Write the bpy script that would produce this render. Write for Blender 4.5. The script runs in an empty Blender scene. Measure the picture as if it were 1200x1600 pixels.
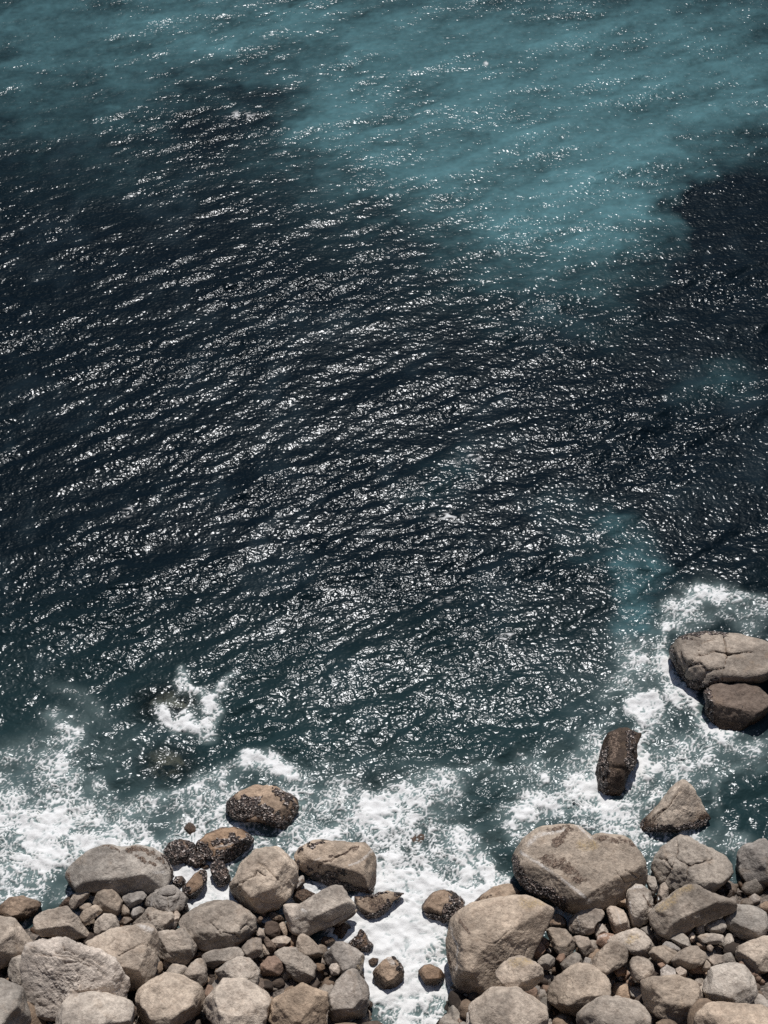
import bpy, math, random
import numpy as np

# ------------------------------------------------------------------ camera, sky, sun, exposure
scene = bpy.context.scene
CAM_H, PITCH, VFOV = 45.0, math.radians(46.0), math.radians(36.0)
cam_data = bpy.data.cameras.new("camera")
cam = bpy.data.objects.new("camera", cam_data)
scene.collection.objects.link(cam)
cam.location = (0, 0, CAM_H)
cam.rotation_euler = (math.pi / 2 - PITCH, 0, 0)
cam_data.sensor_fit = 'VERTICAL'
cam_data.angle_y = VFOV
cam_data.clip_end = 20000
scene.camera = cam

SUN_EL, SUN_AZ = math.radians(59.0), math.radians(4.0)     # ahead of the camera, a little to the right
world = bpy.data.worlds.new("World")
scene.world = world
world.use_nodes = True
wn = world.node_tree
sky = wn.nodes.new('ShaderNodeTexSky')
sky.sky_type = 'NISHITA'
sky.sun_disc = False
sky.sun_elevation = SUN_EL
sky.sun_rotation = SUN_AZ
sky.altitude = 40
sky.dust_density = 0.6
wn.links.new(sky.outputs[0], wn.nodes['Background'].inputs[0])
wn.nodes['Background'].inputs[1].default_value = 0.06
sun_data = bpy.data.lights.new("sun", 'SUN')
sun_data.energy = 4.6
sun_data.angle = math.radians(0.53)
sun_data.color = (1.0, 0.955, 0.90)
sun = bpy.data.objects.new("sun", sun_data)
scene.collection.objects.link(sun)
sun.location = (0, 60, 90)
sun.rotation_euler = (math.pi / 2 - SUN_EL, 0, math.pi - SUN_AZ)
scene.view_settings.view_transform = 'Standard'
scene.view_settings.look = 'None'
scene.view_settings.exposure = 0.0
scene.view_settings.gamma = 1.0
scene.view_settings.use_curve_mapping = False
scene.cycles.use_denoising = False
scene.cycles.max_bounces = 6
scene.cycles.caustics_reflective = False
scene.cycles.caustics_refractive = False

rng = np.random.default_rng(7)
random.seed(7)

# ------------------------------------------------------------------ pixel <-> world
FPX = 800.0 / math.tan(VFOV / 2)
RIGHT = np.array([1.0, 0, 0])
UP = np.array([0, math.sin(PITCH), math.cos(PITCH)])
FWD = np.array([0, math.cos(PITCH), -math.sin(PITCH)])
BACK = -FWD
CPOS = np.array([0, 0, CAM_H])


def ray(px, py):
    return RIGHT * ((px - 600) / FPX) + UP * ((800 - py) / FPX) + FWD


def at_height(px, py, z):
    d = ray(px, py)
    return CPOS + d * ((z - CAM_H) / d[2])


def project(P):
    q = P - CPOS
    d = np.maximum(q @ FWD, 0.5)
    return 600 + FPX * (q @ RIGHT) / d, 800 - FPX * (q @ UP) / d, d


# ------------------------------------------------------------------ noise
def _hash(*ii):
    h = np.zeros(ii[0].shape, np.uint32)
    for k, i in enumerate(ii):
        h = h ^ (i.astype(np.int64).astype(np.uint32) * np.uint32((374761393, 668265263, 2147483647 - 58)[k]))
        h = (h ^ (h >> np.uint32(13))) * np.uint32(1274126177)
    return h ^ (h >> np.uint32(16))


def noise2(x, y, seed=0):
    x = x + seed * 17.31
    y = y - seed * 9.77
    xi, yi = np.floor(x), np.floor(y)
    xf, yf = x - xi, y - yi
    u = xf * xf * xf * (xf * (xf * 6 - 15) + 10)
    v = yf * yf * yf * (yf * (yf * 6 - 15) + 10)

    def g(ix, iy, fx, fy):
        a = _hash(ix, iy).astype(np.float32) * np.float32(2 * math.pi / 4294967295.0)
        return np.cos(a) * fx + np.sin(a) * fy
    a = g(xi, yi, xf, yf)
    b = g(xi + 1, yi, xf - 1, yf)
    c = g(xi, yi + 1, xf, yf - 1)
    d = g(xi + 1, yi + 1, xf - 1, yf - 1)
    return 1.5 * ((a + (b - a) * u) * (1 - v) + (c + (d - c) * u) * v)


def noise3(P, scale, seed=0):
    p = P * scale + np.array([seed * 13.7, seed * -7.9, seed * 5.3])
    i = np.floor(p)
    f = p - i
    w = f * f * f * (f * (f * 6 - 15) + 10)
    out = 0
    for a in (0, 1):
        for b in (0, 1):
            for c in (0, 1):
                h = _hash(i[:, 0] + a, i[:, 1] + b, i[:, 2] + c)
                t = h.astype(np.float64) * (2 * math.pi / 4294967295.0)
                z = ((h >> np.uint32(7)) % np.uint32(1000)).astype(np.float64) / 500.0 - 1
                s = np.sqrt(np.maximum(1 - z * z, 0))
                g = (f[:, 0] - a) * s * np.cos(t) + (f[:, 1] - b) * s * np.sin(t) + (f[:, 2] - c) * z
                ww = (w[:, 0] if a else 1 - w[:, 0]) * (w[:, 1] if b else 1 - w[:, 1]) * (w[:, 2] if c else 1 - w[:, 2])
                out = out + g * ww
    return 1.6 * out


def smooth(t):
    t = np.clip(t, 0, 1)
    return t * t * (3 - 2 * t)


# ------------------------------------------------------------------ mesh helper
def mesh_from(name, V, F, attrs=None, shade=True):
    """V (n,3); F (m,3) or (m,4) ints; attrs: {name: float array (n,) or colour array (n,3)}"""
    me = bpy.data.meshes.new(name)
    V = np.ascontiguousarray(V, np.float32)
    F = np.ascontiguousarray(F, np.int32)
    k = F.shape[1]
    me.vertices.add(len(V))
    me.vertices.foreach_set('co', V.ravel())
    me.loops.add(F.size)
    me.loops.foreach_set('vertex_index', F.ravel())
    me.polygons.add(len(F))
    me.polygons.foreach_set('loop_start', np.arange(0, F.size, k, dtype=np.int32))
    me.polygons.foreach_set('use_smooth', np.full(len(F), shade))
    for an, av in (attrs or {}).items():
        av = np.asarray(av, np.float32)
        if av.ndim == 1:
            a = me.attributes.new(an, 'FLOAT', 'POINT')
            a.data.foreach_set('value', np.ascontiguousarray(av))
        else:
            a = me.attributes.new(an, 'FLOAT_COLOR', 'POINT')
            c = np.ones((len(av), 4), np.float32)
            c[:, :3] = av
            a.data.foreach_set('color', c.ravel())
    me.update(calc_edges=True)
    return me


def add_object(name, me, mat, parent=None, loc=(0, 0, 0), **props):
    o = bpy.data.objects.new(name, me)
    if mat:
        me.materials.append(mat)
    scene.collection.objects.link(o)
    o.location = loc
    if parent:
        o.parent = parent
    for k, v in props.items():
        o[k] = v
    return o


def ico(sub):
    t = (1 + 5 ** .5) / 2
    v = [(-1, t, 0), (1, t, 0), (-1, -t, 0), (1, -t, 0), (0, -1, t), (0, 1, t), (0, -1, -t), (0, 1, -t),
         (t, 0, -1), (t, 0, 1), (-t, 0, -1), (-t, 0, 1)]
    f = [(0, 11, 5), (0, 5, 1), (0, 1, 7), (0, 7, 10), (0, 10, 11), (1, 5, 9), (5, 11, 4), (11, 10, 2), (10, 7, 6),
         (7, 1, 8), (3, 9, 4), (3, 4, 2), (3, 2, 6), (3, 6, 8), (3, 8, 9), (4, 9, 5), (2, 4, 11), (6, 2, 10),
         (8, 6, 7), (9, 8, 1)]
    V = np.array(v, float)
    F = np.array(f)
    for _ in range(sub):
        E = np.sort(np.concatenate([F[:, [0, 1]], F[:, [1, 2]], F[:, [2, 0]]]), axis=1)
        U, inv = np.unique(E, axis=0, return_inverse=True)
        inv = inv.ravel()
        m = len(F)
        mid = V[U].mean(axis=1)
        n0 = len(V)
        V = np.concatenate([V, mid])
        a, b, c = inv[:m] + n0, inv[m:2 * m] + n0, inv[2 * m:] + n0
        F = np.concatenate([np.stack([F[:, 0], a, c], 1), np.stack([F[:, 1], b, a], 1),
                            np.stack([F[:, 2], c, b], 1), np.stack([a, b, c], 1)])
    V /= np.linalg.norm(V, axis=1)[:, None]
    return V, F


ICO = {s: ico(s) for s in (1, 2, 3, 4, 5, 6)}


# ------------------------------------------------------------------ materials
def new_mat(name):
    m = bpy.data.materials.new(name)
    m.use_nodes = True
    nt = m.node_tree
    for n in list(nt.nodes):
        nt.nodes.remove(n)
    out = nt.nodes.new('ShaderNodeOutputMaterial')

    def N(t, **kw):
        n = nt.nodes.new(t)
        for k, v in kw.items():
            if k.startswith('i_'):
                n.inputs[k[2:].replace('_', ' ')].default_value = v
            else:
                setattr(n, k, v)
        return n
    return m, nt, N, (lambda a, b: nt.links.new(a, b)), out


def mixc(N, L, fac, a, b, blend='MIX'):
    n = N('ShaderNodeMix', data_type='RGBA', blend_type=blend)
    for s, v in ((n.inputs[0], fac), (n.inputs[6], a), (n.inputs[7], b)):
        if hasattr(v, 'links') or hasattr(v, 'is_linked'):
            L(v, s)
        elif isinstance(v, (int, float)):
            s.default_value = v if s == n.inputs[0] else (v, v, v, 1)
        else:
            s.default_value = (*v, 1)
    return n.outputs[2]


def ramp(N, L, src, lo, hi, a=0.0, b=1.0):
    n = N('ShaderNodeMapRange', clamp=True, interpolation_type='SMOOTHSTEP')
    L(src, n.inputs[0])
    n.inputs[1].default_value, n.inputs[2].default_value = lo, hi
    n.inputs[3].default_value, n.inputs[4].default_value = a, b
    return n.outputs[0]


def mathn(N, L, op, a, b=None):
    n = N('ShaderNodeMath', operation=op)
    for s, v in zip(n.inputs, (a, b)):
        if v is None:
            continue
        if isinstance(v, (int, float)):
            s.default_value = v
        else:
            L(v, s)
    return n.outputs[0]


def make_rock_material():
    m, nt, N, L, out = new_mat('weathered_granite')
    geo = N('ShaderNodeNewGeometry')
    pos = geo.outputs['Position']
    tint = N('ShaderNodeAttribute', attribute_name='tint').outputs['Color']
    paint = N('ShaderNodeAttribute', attribute_name='paint').outputs['Color']
    sep = N('ShaderNodeSeparateColor')
    L(paint, sep.inputs[0])
    crust, lichen, salt = sep.outputs[0], sep.outputs[1], sep.outputs[2]

    def nz(scale, detail=4.0, rough=0.55, dist=0.0, vec=pos):
        n = N('ShaderNodeTexNoise')
        n.inputs['Scale'].default_value = scale
        n.inputs['Detail'].default_value = detail
        n.inputs['Roughness'].default_value = rough
        n.inputs['Distortion'].default_value = dist
        L(vec, n.inputs['Vector'])
        return n.outputs['Fac']
    big = nz(0.7, 5, .6, .4)
    mid = nz(3.2, 6, .65, .3)
    fine = nz(17.0, 6, .72)
    grain = nz(46.0, 3, .7)
    col = mixc(N, L, ramp(N, L, big, .34, .64), (0.62, 0.61, 0.60), (1.16, 1.14, 1.11))
    col = mixc(N, L, 1.0, tint, col, 'MULTIPLY')
    col = mixc(N, L, ramp(N, L, mid, .40, .70, 0.0, .55), col, mixc(N, L, 1.0, col, (0.60, 0.56, 0.54), 'MULTIPLY'))
    blot = nz(7.5, 5, .62, .5)
    col = mixc(N, L, 1.0, col, mixc(N, L, ramp(N, L, blot, .36, .64), (0.82, 0.815, 0.81), (1.12, 1.115, 1.11)), 'MULTIPLY')
    # rusty-brown weathering patches
    col = mixc(N, L, ramp(N, L, nz(1.3, 5, .6, .8), .56, .76, 0.0, .45), col, (0.30, 0.215, 0.145))
    # mineral speckle
    col = mixc(N, L, 1.0, col, mixc(N, L, ramp(N, L, fine, .30, .72), (0.82, 0.82, 0.82), (1.17, 1.165, 1.16)), 'MULTIPLY')
    col = mixc(N, L, ramp(N, L, grain, .60, .76, 0, .4), col, (0.10, 0.085, 0.075))
    # lichen, salt lines, dark algae crust and the shade painted into cracks
    col = mixc(N, L, mathn(N, L, 'MULTIPLY', lichen, ramp(N, L, fine, .36, .70, 0, .75)), col, (0.40, 0.285, 0.12))
    col = mixc(N, L, mathn(N, L, 'MULTIPLY', salt, mathn(N, L, 'MULTIPLY', ramp(N, L, fine, .34, .60, .1, .85), ramp(N, L, mid, .30, .56, .1, 1.0))), col, (0.62, 0.59, 0.56))
    cr = mixc(N, L, ramp(N, L, nz(24, 4, .75), .40, .62), (0.035, 0.024, 0.019), (0.27, 0.20, 0.155))
    cfac = ramp(N, L, mathn(N, L, 'ADD', crust, mathn(N, L, 'MULTIPLY', mathn(N, L, 'SUBTRACT', nz(7, 5, .7), .5), 1.5)), .42, .62)
    col = mixc(N, L, cfac, col, cr)
    # wet band just above the water
    xyz = N('ShaderNodeSeparateXYZ')
    L(pos, xyz.inputs[0])
    hz = mathn(N, L, 'ADD', xyz.outputs[2], mathn(N, L, 'MULTIPLY', mathn(N, L, 'SUBTRACT', nz(2.0, 4, .6), .5), -.5))
    wet = ramp(N, L, hz, .26, .62, 1.0, 0.0)
    col = mixc(N, L, mathn(N, L, 'MULTIPLY', wet, .85), col, mixc(N, L, 1.0, col, (0.36, 0.29, 0.235), 'MULTIPLY'))
    b = N('ShaderNodeBsdfPrincipled')
    L(col, b.inputs['Base Color'])
    L(ramp(N, L, wet, 0, 1, .86, .38), b.inputs['Roughness'])
    b.inputs['Specular IOR Level'].default_value = 0.3
    vor = N('ShaderNodeTexVoronoi')
    vor.inputs['Scale'].default_value = 9.0
    L(pos, vor.inputs['Vector'])
    pits = ramp(N, L, vor.outputs['Distance'], 0.0, .28)
    h = mathn(N, L, 'ADD', mathn(N, L, 'MULTIPLY', mid, .9), mathn(N, L, 'MULTIPLY', fine, .55))
    h = mathn(N, L, 'ADD', mathn(N, L, 'ADD', h, mathn(N, L, 'MULTIPLY', blot, .8)), mathn(N, L, 'MULTIPLY', grain, .22))
    h = mathn(N, L, 'ADD', h, mathn(N, L, 'MULTIPLY', pits, .10))
    h = mathn(N, L, 'ADD', h, mathn(N, L, 'MULTIPLY', mathn(N, L, 'MULTIPLY', cfac, nz(20, 3, .7)), .7))
    bump = N('ShaderNodeBump')
    bump.inputs['Strength'].default_value = 0.6
    bump.inputs['Distance'].default_value = 0.10
    L(h, bump.inputs['Height'])
    L(bump.outputs[0], b.inputs['Normal'])
    L(b.outputs[0], out.inputs[0])
    return m


def make_crust_material():
    m, nt, N, L, out = new_mat('mussels_and_barnacles')
    pos = N('ShaderNodeNewGeometry').outputs['Position']
    v = N('ShaderNodeTexVoronoi')
    v.inputs['Scale'].default_value = 19.0
    L(pos, v.inputs['Vector'])
    n = N('ShaderNodeTexNoise')
    n.inputs['Scale'].default_value = 6.0
    n.inputs['Detail'].default_value = 6
    n.inputs['Roughness'].default_value = .75
    L(pos, n.inputs['Vector'])
    sep = N('ShaderNodeSeparateColor')
    L(v.outputs['Color'], sep.inputs[0])
    col = mixc(N, L, ramp(N, L, sep.outputs[0], .45, .95), (0.020, 0.014, 0.012), (0.21, 0.155, 0.13))
    col = mixc(N, L, ramp(N, L, n.outputs[0], .45, .66), col, (0.016, 0.011, 0.010))
    col = mixc(N, L, ramp(N, L, sep.outputs[1], .88, .95), col, (0.42, 0.37, 0.34))
    b = N('ShaderNodeBsdfPrincipled')
    L(col, b.inputs['Base Color'])
    b.inputs['Roughness'].default_value = .5
    bump = N('ShaderNodeBump')
    bump.inputs['Strength'].default_value = 1.0
    bump.inputs['Distance'].default_value = .06
    L(v.outputs['Distance'], bump.inputs['Height'])
    L(bump.outputs[0], b.inputs['Normal'])
    L(b.outputs[0], out.inputs[0])
    return m


def make_water_material():
    m, nt, N, L, out = new_mat('sea_water')
    geo = N('ShaderNodeNewGeometry')
    pos = geo.outputs['Position']
    foam = N('ShaderNodeAttribute', attribute_name='foam').outputs['Fac']
    tint = N('ShaderNodeAttribute', attribute_name='tint').outputs['Color']
    clear = N('ShaderNodeAttribute', attribute_name='clear').outputs['Fac']

    def nz(scale, detail, rough=.5, dist=0.0, stretch=(1, 1, 1), rot=0.0, kind='FBM'):
        mp = N('ShaderNodeMapping')
        mp.inputs['Scale'].default_value = stretch
        mp.inputs['Rotation'].default_value = (0, 0, rot)
        L(pos, mp.inputs['Vector'])
        n = N('ShaderNodeTexNoise')
        n.inputs['Scale'].default_value = scale
        n.inputs['Detail'].default_value = detail
        n.inputs['Roughness'].default_value = rough
        n.inputs['Distortion'].default_value = dist
        L(mp.outputs[0], n.inputs['Vector'])
        return n.outputs['Fac']
    # wind ripples riding on the modelled waves
    r1 = nz(5.6, 1.0, .5, .25, (.9, 1.05, 1), math.radians(-14))
    r2 = nz(1.9, 1.0, .5, .4, (.7, 1.2, 1), math.radians(-20))
    h = mathn(N, L, 'ADD', mathn(N, L, 'MULTIPLY', r1, RIP1), mathn(N, L, 'MULTIPLY', r2, RIP2))
    h = mathn(N, L, 'MULTIPLY', h, N('ShaderNodeAttribute', attribute_name='ripple').outputs['Fac'])
    bump = N('ShaderNodeBump')
    bump.inputs['Strength'].default_value = 1.0
    bump.inputs['Distance'].default_value = 1.0
    L(h, bump.inputs['Height'])
    gl = N('ShaderNodeBsdfGlossy', distribution='BECKMANN')
    gl.inputs['Roughness'].default_value = WROUGH
    gl.inputs['Color'].default_value = (.255, .265, .28, 1)      # reflection colour lowered to dim the sun glints
    L(bump.outputs[0], gl.inputs['Normal'])
    sheen = N('ShaderNodeBsdfGlossy', distribution='BECKMANN')       # unresolved capillary ripples: a soft grey sheen
    sheen.inputs['Roughness'].default_value = .36
    sheen.inputs['Color'].default_value = (.27, .325, .36, 1)
    L(bump.outputs[0], sheen.inputs['Normal'])
    spec = N('ShaderNodeMixShader')
    spec.inputs[0].default_value = .20
    L(gl.outputs[0], spec.inputs[1])
    L(sheen.outputs[0], spec.inputs[2])
    df = N('ShaderNodeBsdfDiffuse')
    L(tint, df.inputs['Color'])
    L(bump.outputs[0], df.inputs['Normal'])
    tr = N('ShaderNodeBsdfTransparent')
    tr.inputs['Color'].default_value = (0.80, 0.92, 0.92, 1)
    body = N('ShaderNodeMixShader')
    L(clear, body.inputs[0])
    L(df.outputs[0], body.inputs[1])
    L(tr.outputs[0], body.inputs[2])
    fr = N('ShaderNodeFresnel')
    fr.inputs['IOR'].default_value = 1.333
    L(bump.outputs[0], fr.inputs['Normal'])
    wat = N('ShaderNodeMixShader')
    L(fr.outputs[0], wat.inputs[0])
    L(body.outputs[0], wat.inputs[1])
    L(spec.outputs[0], wat.inputs[2])
    # foam: white bubbles
    fz = nz(11, 5, .65)
    fa = mathn(N, L, 'ADD', foam, mathn(N, L, 'MULTIPLY', mathn(N, L, 'SUBTRACT', fz, .5), mathn(N, L, 'MULTIPLY', .5, ramp(N, L, foam, 0.02, .3))))
    fa = ramp(N, L, fa, .04, .92)
    fb = N('ShaderNodeBump')
    fb.inputs['Strength'].default_value = .35
    fb.inputs['Distance'].default_value = .12
    L(nz(7, 6, .7), fb.inputs['Height'])
    fd = N('ShaderNodeBsdfDiffuse')
    fd.inputs['Color'].default_value = (.64, .65, .655, 1)
    L(fb.outputs[0], fd.inputs['Normal'])
    fin = N('ShaderNodeMixShader')
    L(fa, fin.inputs[0])
    L(wat.outputs[0], fin.inputs[1])
    L(fd.outputs[0], fin.inputs[2])
    L(fin.outputs[0], out.inputs[0])
    return m


def make_ground_material():
    m, nt, N, L, out = new_mat('wet_shingle')
    pos = N('ShaderNodeNewGeometry').outputs['Position']
    v = N('ShaderNodeTexVoronoi')
    v.inputs['Scale'].default_value = 11.0
    L(pos, v.inputs['Vector'])
    sep = N('ShaderNodeSeparateColor')
    L(v.outputs['Color'], sep.inputs[0])
    col = mixc(N, L, sep.outputs[0], (0.05, 0.042, 0.036), (0.20, 0.165, 0.14))
    b = N('ShaderNodeBsdfPrincipled')
    L(col, b.inputs['Base Color'])
    b.inputs['Roughness'].default_value = .7
    bump = N('ShaderNodeBump')
    bump.invert = True
    bump.inputs['Strength'].default_value = 1.0
    bump.inputs['Distance'].default_value = .08
    L(v.outputs['Distance'], bump.inputs['Height'])
    L(bump.outputs[0], b.inputs['Normal'])
    L(b.outputs[0], out.inputs[0])
    return m


RIP1, RIP2, WROUGH = 0.054, 0.05, 0.185
MAT_ROCK = make_rock_material()
MAT_CRUST = make_crust_material()
MAT_WATER = make_water_material()
MAT_GROUND = make_ground_material()

# ------------------------------------------------------------------ shore terrain
SHORE = np.array([(-900, 1470), (0, 1425), (84, 1405), (110, 1392), (260, 1405), (290, 1428), (350, 1408), (440, 1400),
                  (470, 1428), (555, 1452), (577, 1516), (590, 1720), (684, 1720), (700, 1525), (716, 1455), (800, 1412),
                  (880, 1440), (915, 1425), (950, 1400), (1010, 1362), (1116, 1340), (1200, 1330), (2200, 1300)], float)


def ground_height(P):
    """height of the shore at world x, y (the pixel grid only serves to read the coastline off the photograph)"""
    Q = np.array(P, float).reshape(-1, 3).copy()
    Q[:, 2] = 0
    px, py, d = project(Q)
    py = np.minimum(py, 4000)
    d0 = py - np.interp(px, SHORE[:, 0], SHORE[:, 1])
    g = np.where(d0 > 0, np.minimum(d0 * .0052, 2.2), np.maximum(d0 * .016, -7))
    g = g - .22
    y = Q[:, 1]
    cl = np.clip((11.0 - y) * 2.1, 0, 38.0)          # the cliff the picture is taken from
    return np.where(y < 11, np.minimum(np.maximum(g, 0) + cl, 40.0), g)


def build_shore():
    xs = np.sinh(np.linspace(-4.1, 4.1, 221)) * 5.0
    ys = np.concatenate([[-120, -60, -30], np.arange(-12, 15, .6), np.arange(15, 36, .18), np.arange(36, 70, 1.5)])
    X, Y = np.meshgrid(xs, ys)
    P = np.stack([X.ravel(), Y.ravel(), np.zeros(X.size)], 1)
    z = ground_height(P)
    nn = noise2(P[:, 0] * .8, P[:, 1] * .8, 3) * .12 + noise2(P[:, 0] * 3, P[:, 1] * 3, 4) * .04
    steep = (P[:, 1] < 10.5) & (P[:, 1] > -9)
    P[:, 2] = z + nn
    P[:, 1] += np.where(steep, np.minimum(noise2(P[:, 0] * .15, P[:, 2] * .15, 9) * 1.6, 0), 0)
    nx, ny = len(xs), len(ys)
    i = np.arange(nx * ny).reshape(ny, nx)
    F = np.stack([i[:-1, :-1], i[:-1, 1:], i[1:, 1:], i[1:, :-1]], -1).reshape(-1, 4)
    add_object('shore_ground', mesh_from('shore_ground', P, F), MAT_GROUND, kind='structure',
               label='dark wet shingle under the boulders, rising to the cliff', category='ground')


build_shore()

# ------------------------------------------------------------------ the sea with its foam
# foam density blobs read off the photograph: px, py, rx, ry, amount
FOAM = [
    (60, 1345, 110, 55, .62), (150, 1275, 95, 48, .40), (108, 1150, 42, 45, .40), (40, 1240, 70, 80, .42), (-40, 1320, 120, 110, .45),
    (110, 1330, 70, 45, .45), (230, 1318, 70, 30, .60), (120, 1225, 60, 30, .3), (210, 1270, 40, 25, .25),
    (425, 1196, 48, 20, .85), (462, 1213, 22, 14, .5), (345, 1268, 46, 40, .62), (330, 1225, 40, 28, .45), (290, 1260, 40, 22, .35), (470, 1275, 45, 40, .42),
    (400, 1318, 62, 30, .65), (500, 1300, 40, 24, .40), (300, 1300, 40, 20, .4),
    (300, 1130, 40, 9, .95), (270, 1120, 26, 9, .6), (330, 1105, 26, 18, .65), (312, 1083, 26, 14, .7), (355, 1070, 14, 14, .5), (296, 1066, 14, 12, .6), (250, 1112, 16, 12, .4),
    (645, 1258, 56, 40, .62), (615, 1292, 45, 40, .60), (685, 1230, 36, 20, .45), (690, 1345, 80, 42, .55), (620, 1345, 60, 36, .62),
    (640, 1395, 100, 30, .8), (640, 1460, 85, 70, 1.5), (640, 1560, 85, 70, 1.5), (720, 1300, 46, 40, .32), (560, 1275, 55, 36, .38), (525, 1250, 40, 28, .25), (545, 1310, 60, 18, .4),
    (765, 1372, 40, 26, .7), (720, 1390, 40, 22, .8),
    (868, 1232, 60, 30, .50), (836, 1268, 40, 26, .45), (905, 1262, 46, 22, .40), (800, 1290, 30, 30, .35), (880, 1205, 50, 20, .25),
    (995, 1100, 22, 16, .85), (1016, 1128, 20, 18, .75), (1020, 1105, 12, 14, .6), (1000, 1160, 18, 26, .4), (930, 1190, 16, 50, .35),
    (1090, 955, 44, 26, .48), (1056, 965, 24, 18, .42), (1130, 935, 50, 24, .45), (1180, 960, 40, 20, .4), (1046, 1068, 20, 18, .65), (1036, 1030, 14, 30, .4), (1000, 1045, 36, 32, .26), (1075, 1090, 28, 12, .5),
    (1096, 1140, 20, 16, .45), (1030, 1195, 44, 24, .52), (1060, 1170, 26, 18, .35), (955, 1285, 40, 20, .65), (1005, 1305, 40, 24, .65), (1030, 1335, 30, 20, .6), (1060, 1300, 60, 14, .45),
    (1100, 1205, 40, 18, .35), (1160, 1180, 50, 40, .5), (1130, 1320, 40, 20, .6), (975, 1262, 50, 16, .4),
    (300, 1362, 40, 40, 1.0), (285, 1398, 30, 24, 1.2), (345, 1400, 30, 20, 1.2), (330, 1345, 26, 20, .8), (318, 1415, 30, 12, 1.2), (485, 1388, 28, 14, 1.3),
    (530, 1402, 60, 13, 1.0), (565, 1440, 30, 30, 1.2), (560, 1480, 34, 34, 1.4), (455, 1418, 12, 10, .9), (885, 1418, 22, 14, .9), (900, 1442, 12, 14, .8), (785, 1385, 22, 18, .6),
    (430, 1255, 90, 60, .18), (640, 1220, 160, 50, .16), (1010, 1150, 120, 140, .26), (160, 1200, 120, 80, .16), (880, 1280, 90, 60, .2),
]
# turquoise water over pale sand: px, py, rx, ry, amount; negative amounts darken it
TEAL = [
    (60, 60, 330, 110, .42), (330, 30, 200, 80, .55), (620, 110, 170, 120, .75), (880, 110, 260, 120, .72), (1120, 120, 150, 110, .6), (800, 240, 170, 110, .75),
    (930, 310, 110, 75, .75), (640, 240, 90, 70, .28), (800, 370, 60, 45, .25), (110, 190, 150, 70, .20), (988, 895, 22, 50, .6), (978, 960, 18, 34, .45), (925, 850, 40, 30, .25), (680, 745, 36, 26, .2), (1120, 590, 50, 24, .3),
    (820, 440, 90, 40, .18), (1010, 1000, 40, 40, .2),
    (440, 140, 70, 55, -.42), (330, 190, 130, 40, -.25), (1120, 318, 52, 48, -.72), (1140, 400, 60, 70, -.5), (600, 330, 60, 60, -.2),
]


# strands of foam: width, amount, line
STROKES = [
    (7, .95, [(243, 1115), (265, 1130), (300, 1141), (335, 1132), (350, 1112)]), (6, .65, [(312, 1100), (335, 1085), (350, 1062), (364, 1055)]),
    (8, .65, [(294, 1060), (304, 1085), (325, 1102)]), (5, .5, [(262, 1102), (290, 1078)]), (5, .5, [(280, 1120), (300, 1108), (330, 1116)]),
    (10, .55, [(380, 1182), (430, 1198), (472, 1216)]), (13, .42, [(84, 1120), (120, 1160), (100, 1200), (150, 1228)]), (11, .42, [(170, 1300), (220, 1252), (300, 1236), (352, 1205)]),
    (6, .5, [(930, 1155), (924, 1200), (930, 1245), (960, 1256)]), (8, .6, [(1000, 1090), (982, 1105), (1005, 1122), (1030, 1130), (1022, 1150), (1002, 1166), (992, 1200), (976, 1244)]),
    (8, .65, [(1038, 985), (1034, 1020), (1045, 1062), (1085, 1085)]), (9, .6, [(1040, 975), (1075, 942), (1130, 930), (1200, 940)]), (8, .5, [(1060, 1090), (1080, 1075)]), (12, .35, [(1000, 1020), (1020, 980), (1050, 950)]), (9, .45, [(1090, 1150), (1140, 1165), (1200, 1150)]), (12, .4, [(940, 1270), (985, 1250), (1010, 1215)]), (10, .4, [(1040, 1130), (1070, 1160), (1110, 1180)]), (8, .36, [(985, 1000), (1010, 1040), (1042, 1076)]),
    (7, .6, [(1086, 1105), (1100, 1142), (1140, 1152)]), (14, .38, [(815, 1186), (860, 1212), (900, 1225), (942, 1262)]), (11, .40, [(800, 1300), (830, 1255), (880, 1235)]),
    (8, .45, [(990, 1275), (1030, 1240), (1060, 1200), (1100, 1190)]), (8, .45, [(1116, 1230), (1125, 1290)]), (12, .3, [(940, 1080), (980, 1060), (1010, 1020)]), (16, .28, [(470, 1240), (540, 1230), (620, 1250)]),
    (14, .3, [(690, 1220), (750, 1200), (800, 1215)]), (12, .32, [(84, 1070), (130, 1085), (170, 1130)]), (10, .3, [(900, 1180), (930, 1140), (960, 1125)]),
]


def blobs(px, py, lst, soft=False):
    e = np.zeros(px.shape)
    for x, y, rx, ry, a in lst:
        sel = (np.abs(px - x) < 2.6 * rx) & (np.abs(py - y) < 2.6 * ry)
        if sel.any():
            q = ((px[sel] - x) / rx) ** 2 + ((py[sel] - y) / ry) ** 2
            e[sel] += a * (np.exp(-q * .62) if soft else np.exp(-q * q * .5 - q * .3))
    return e


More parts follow.
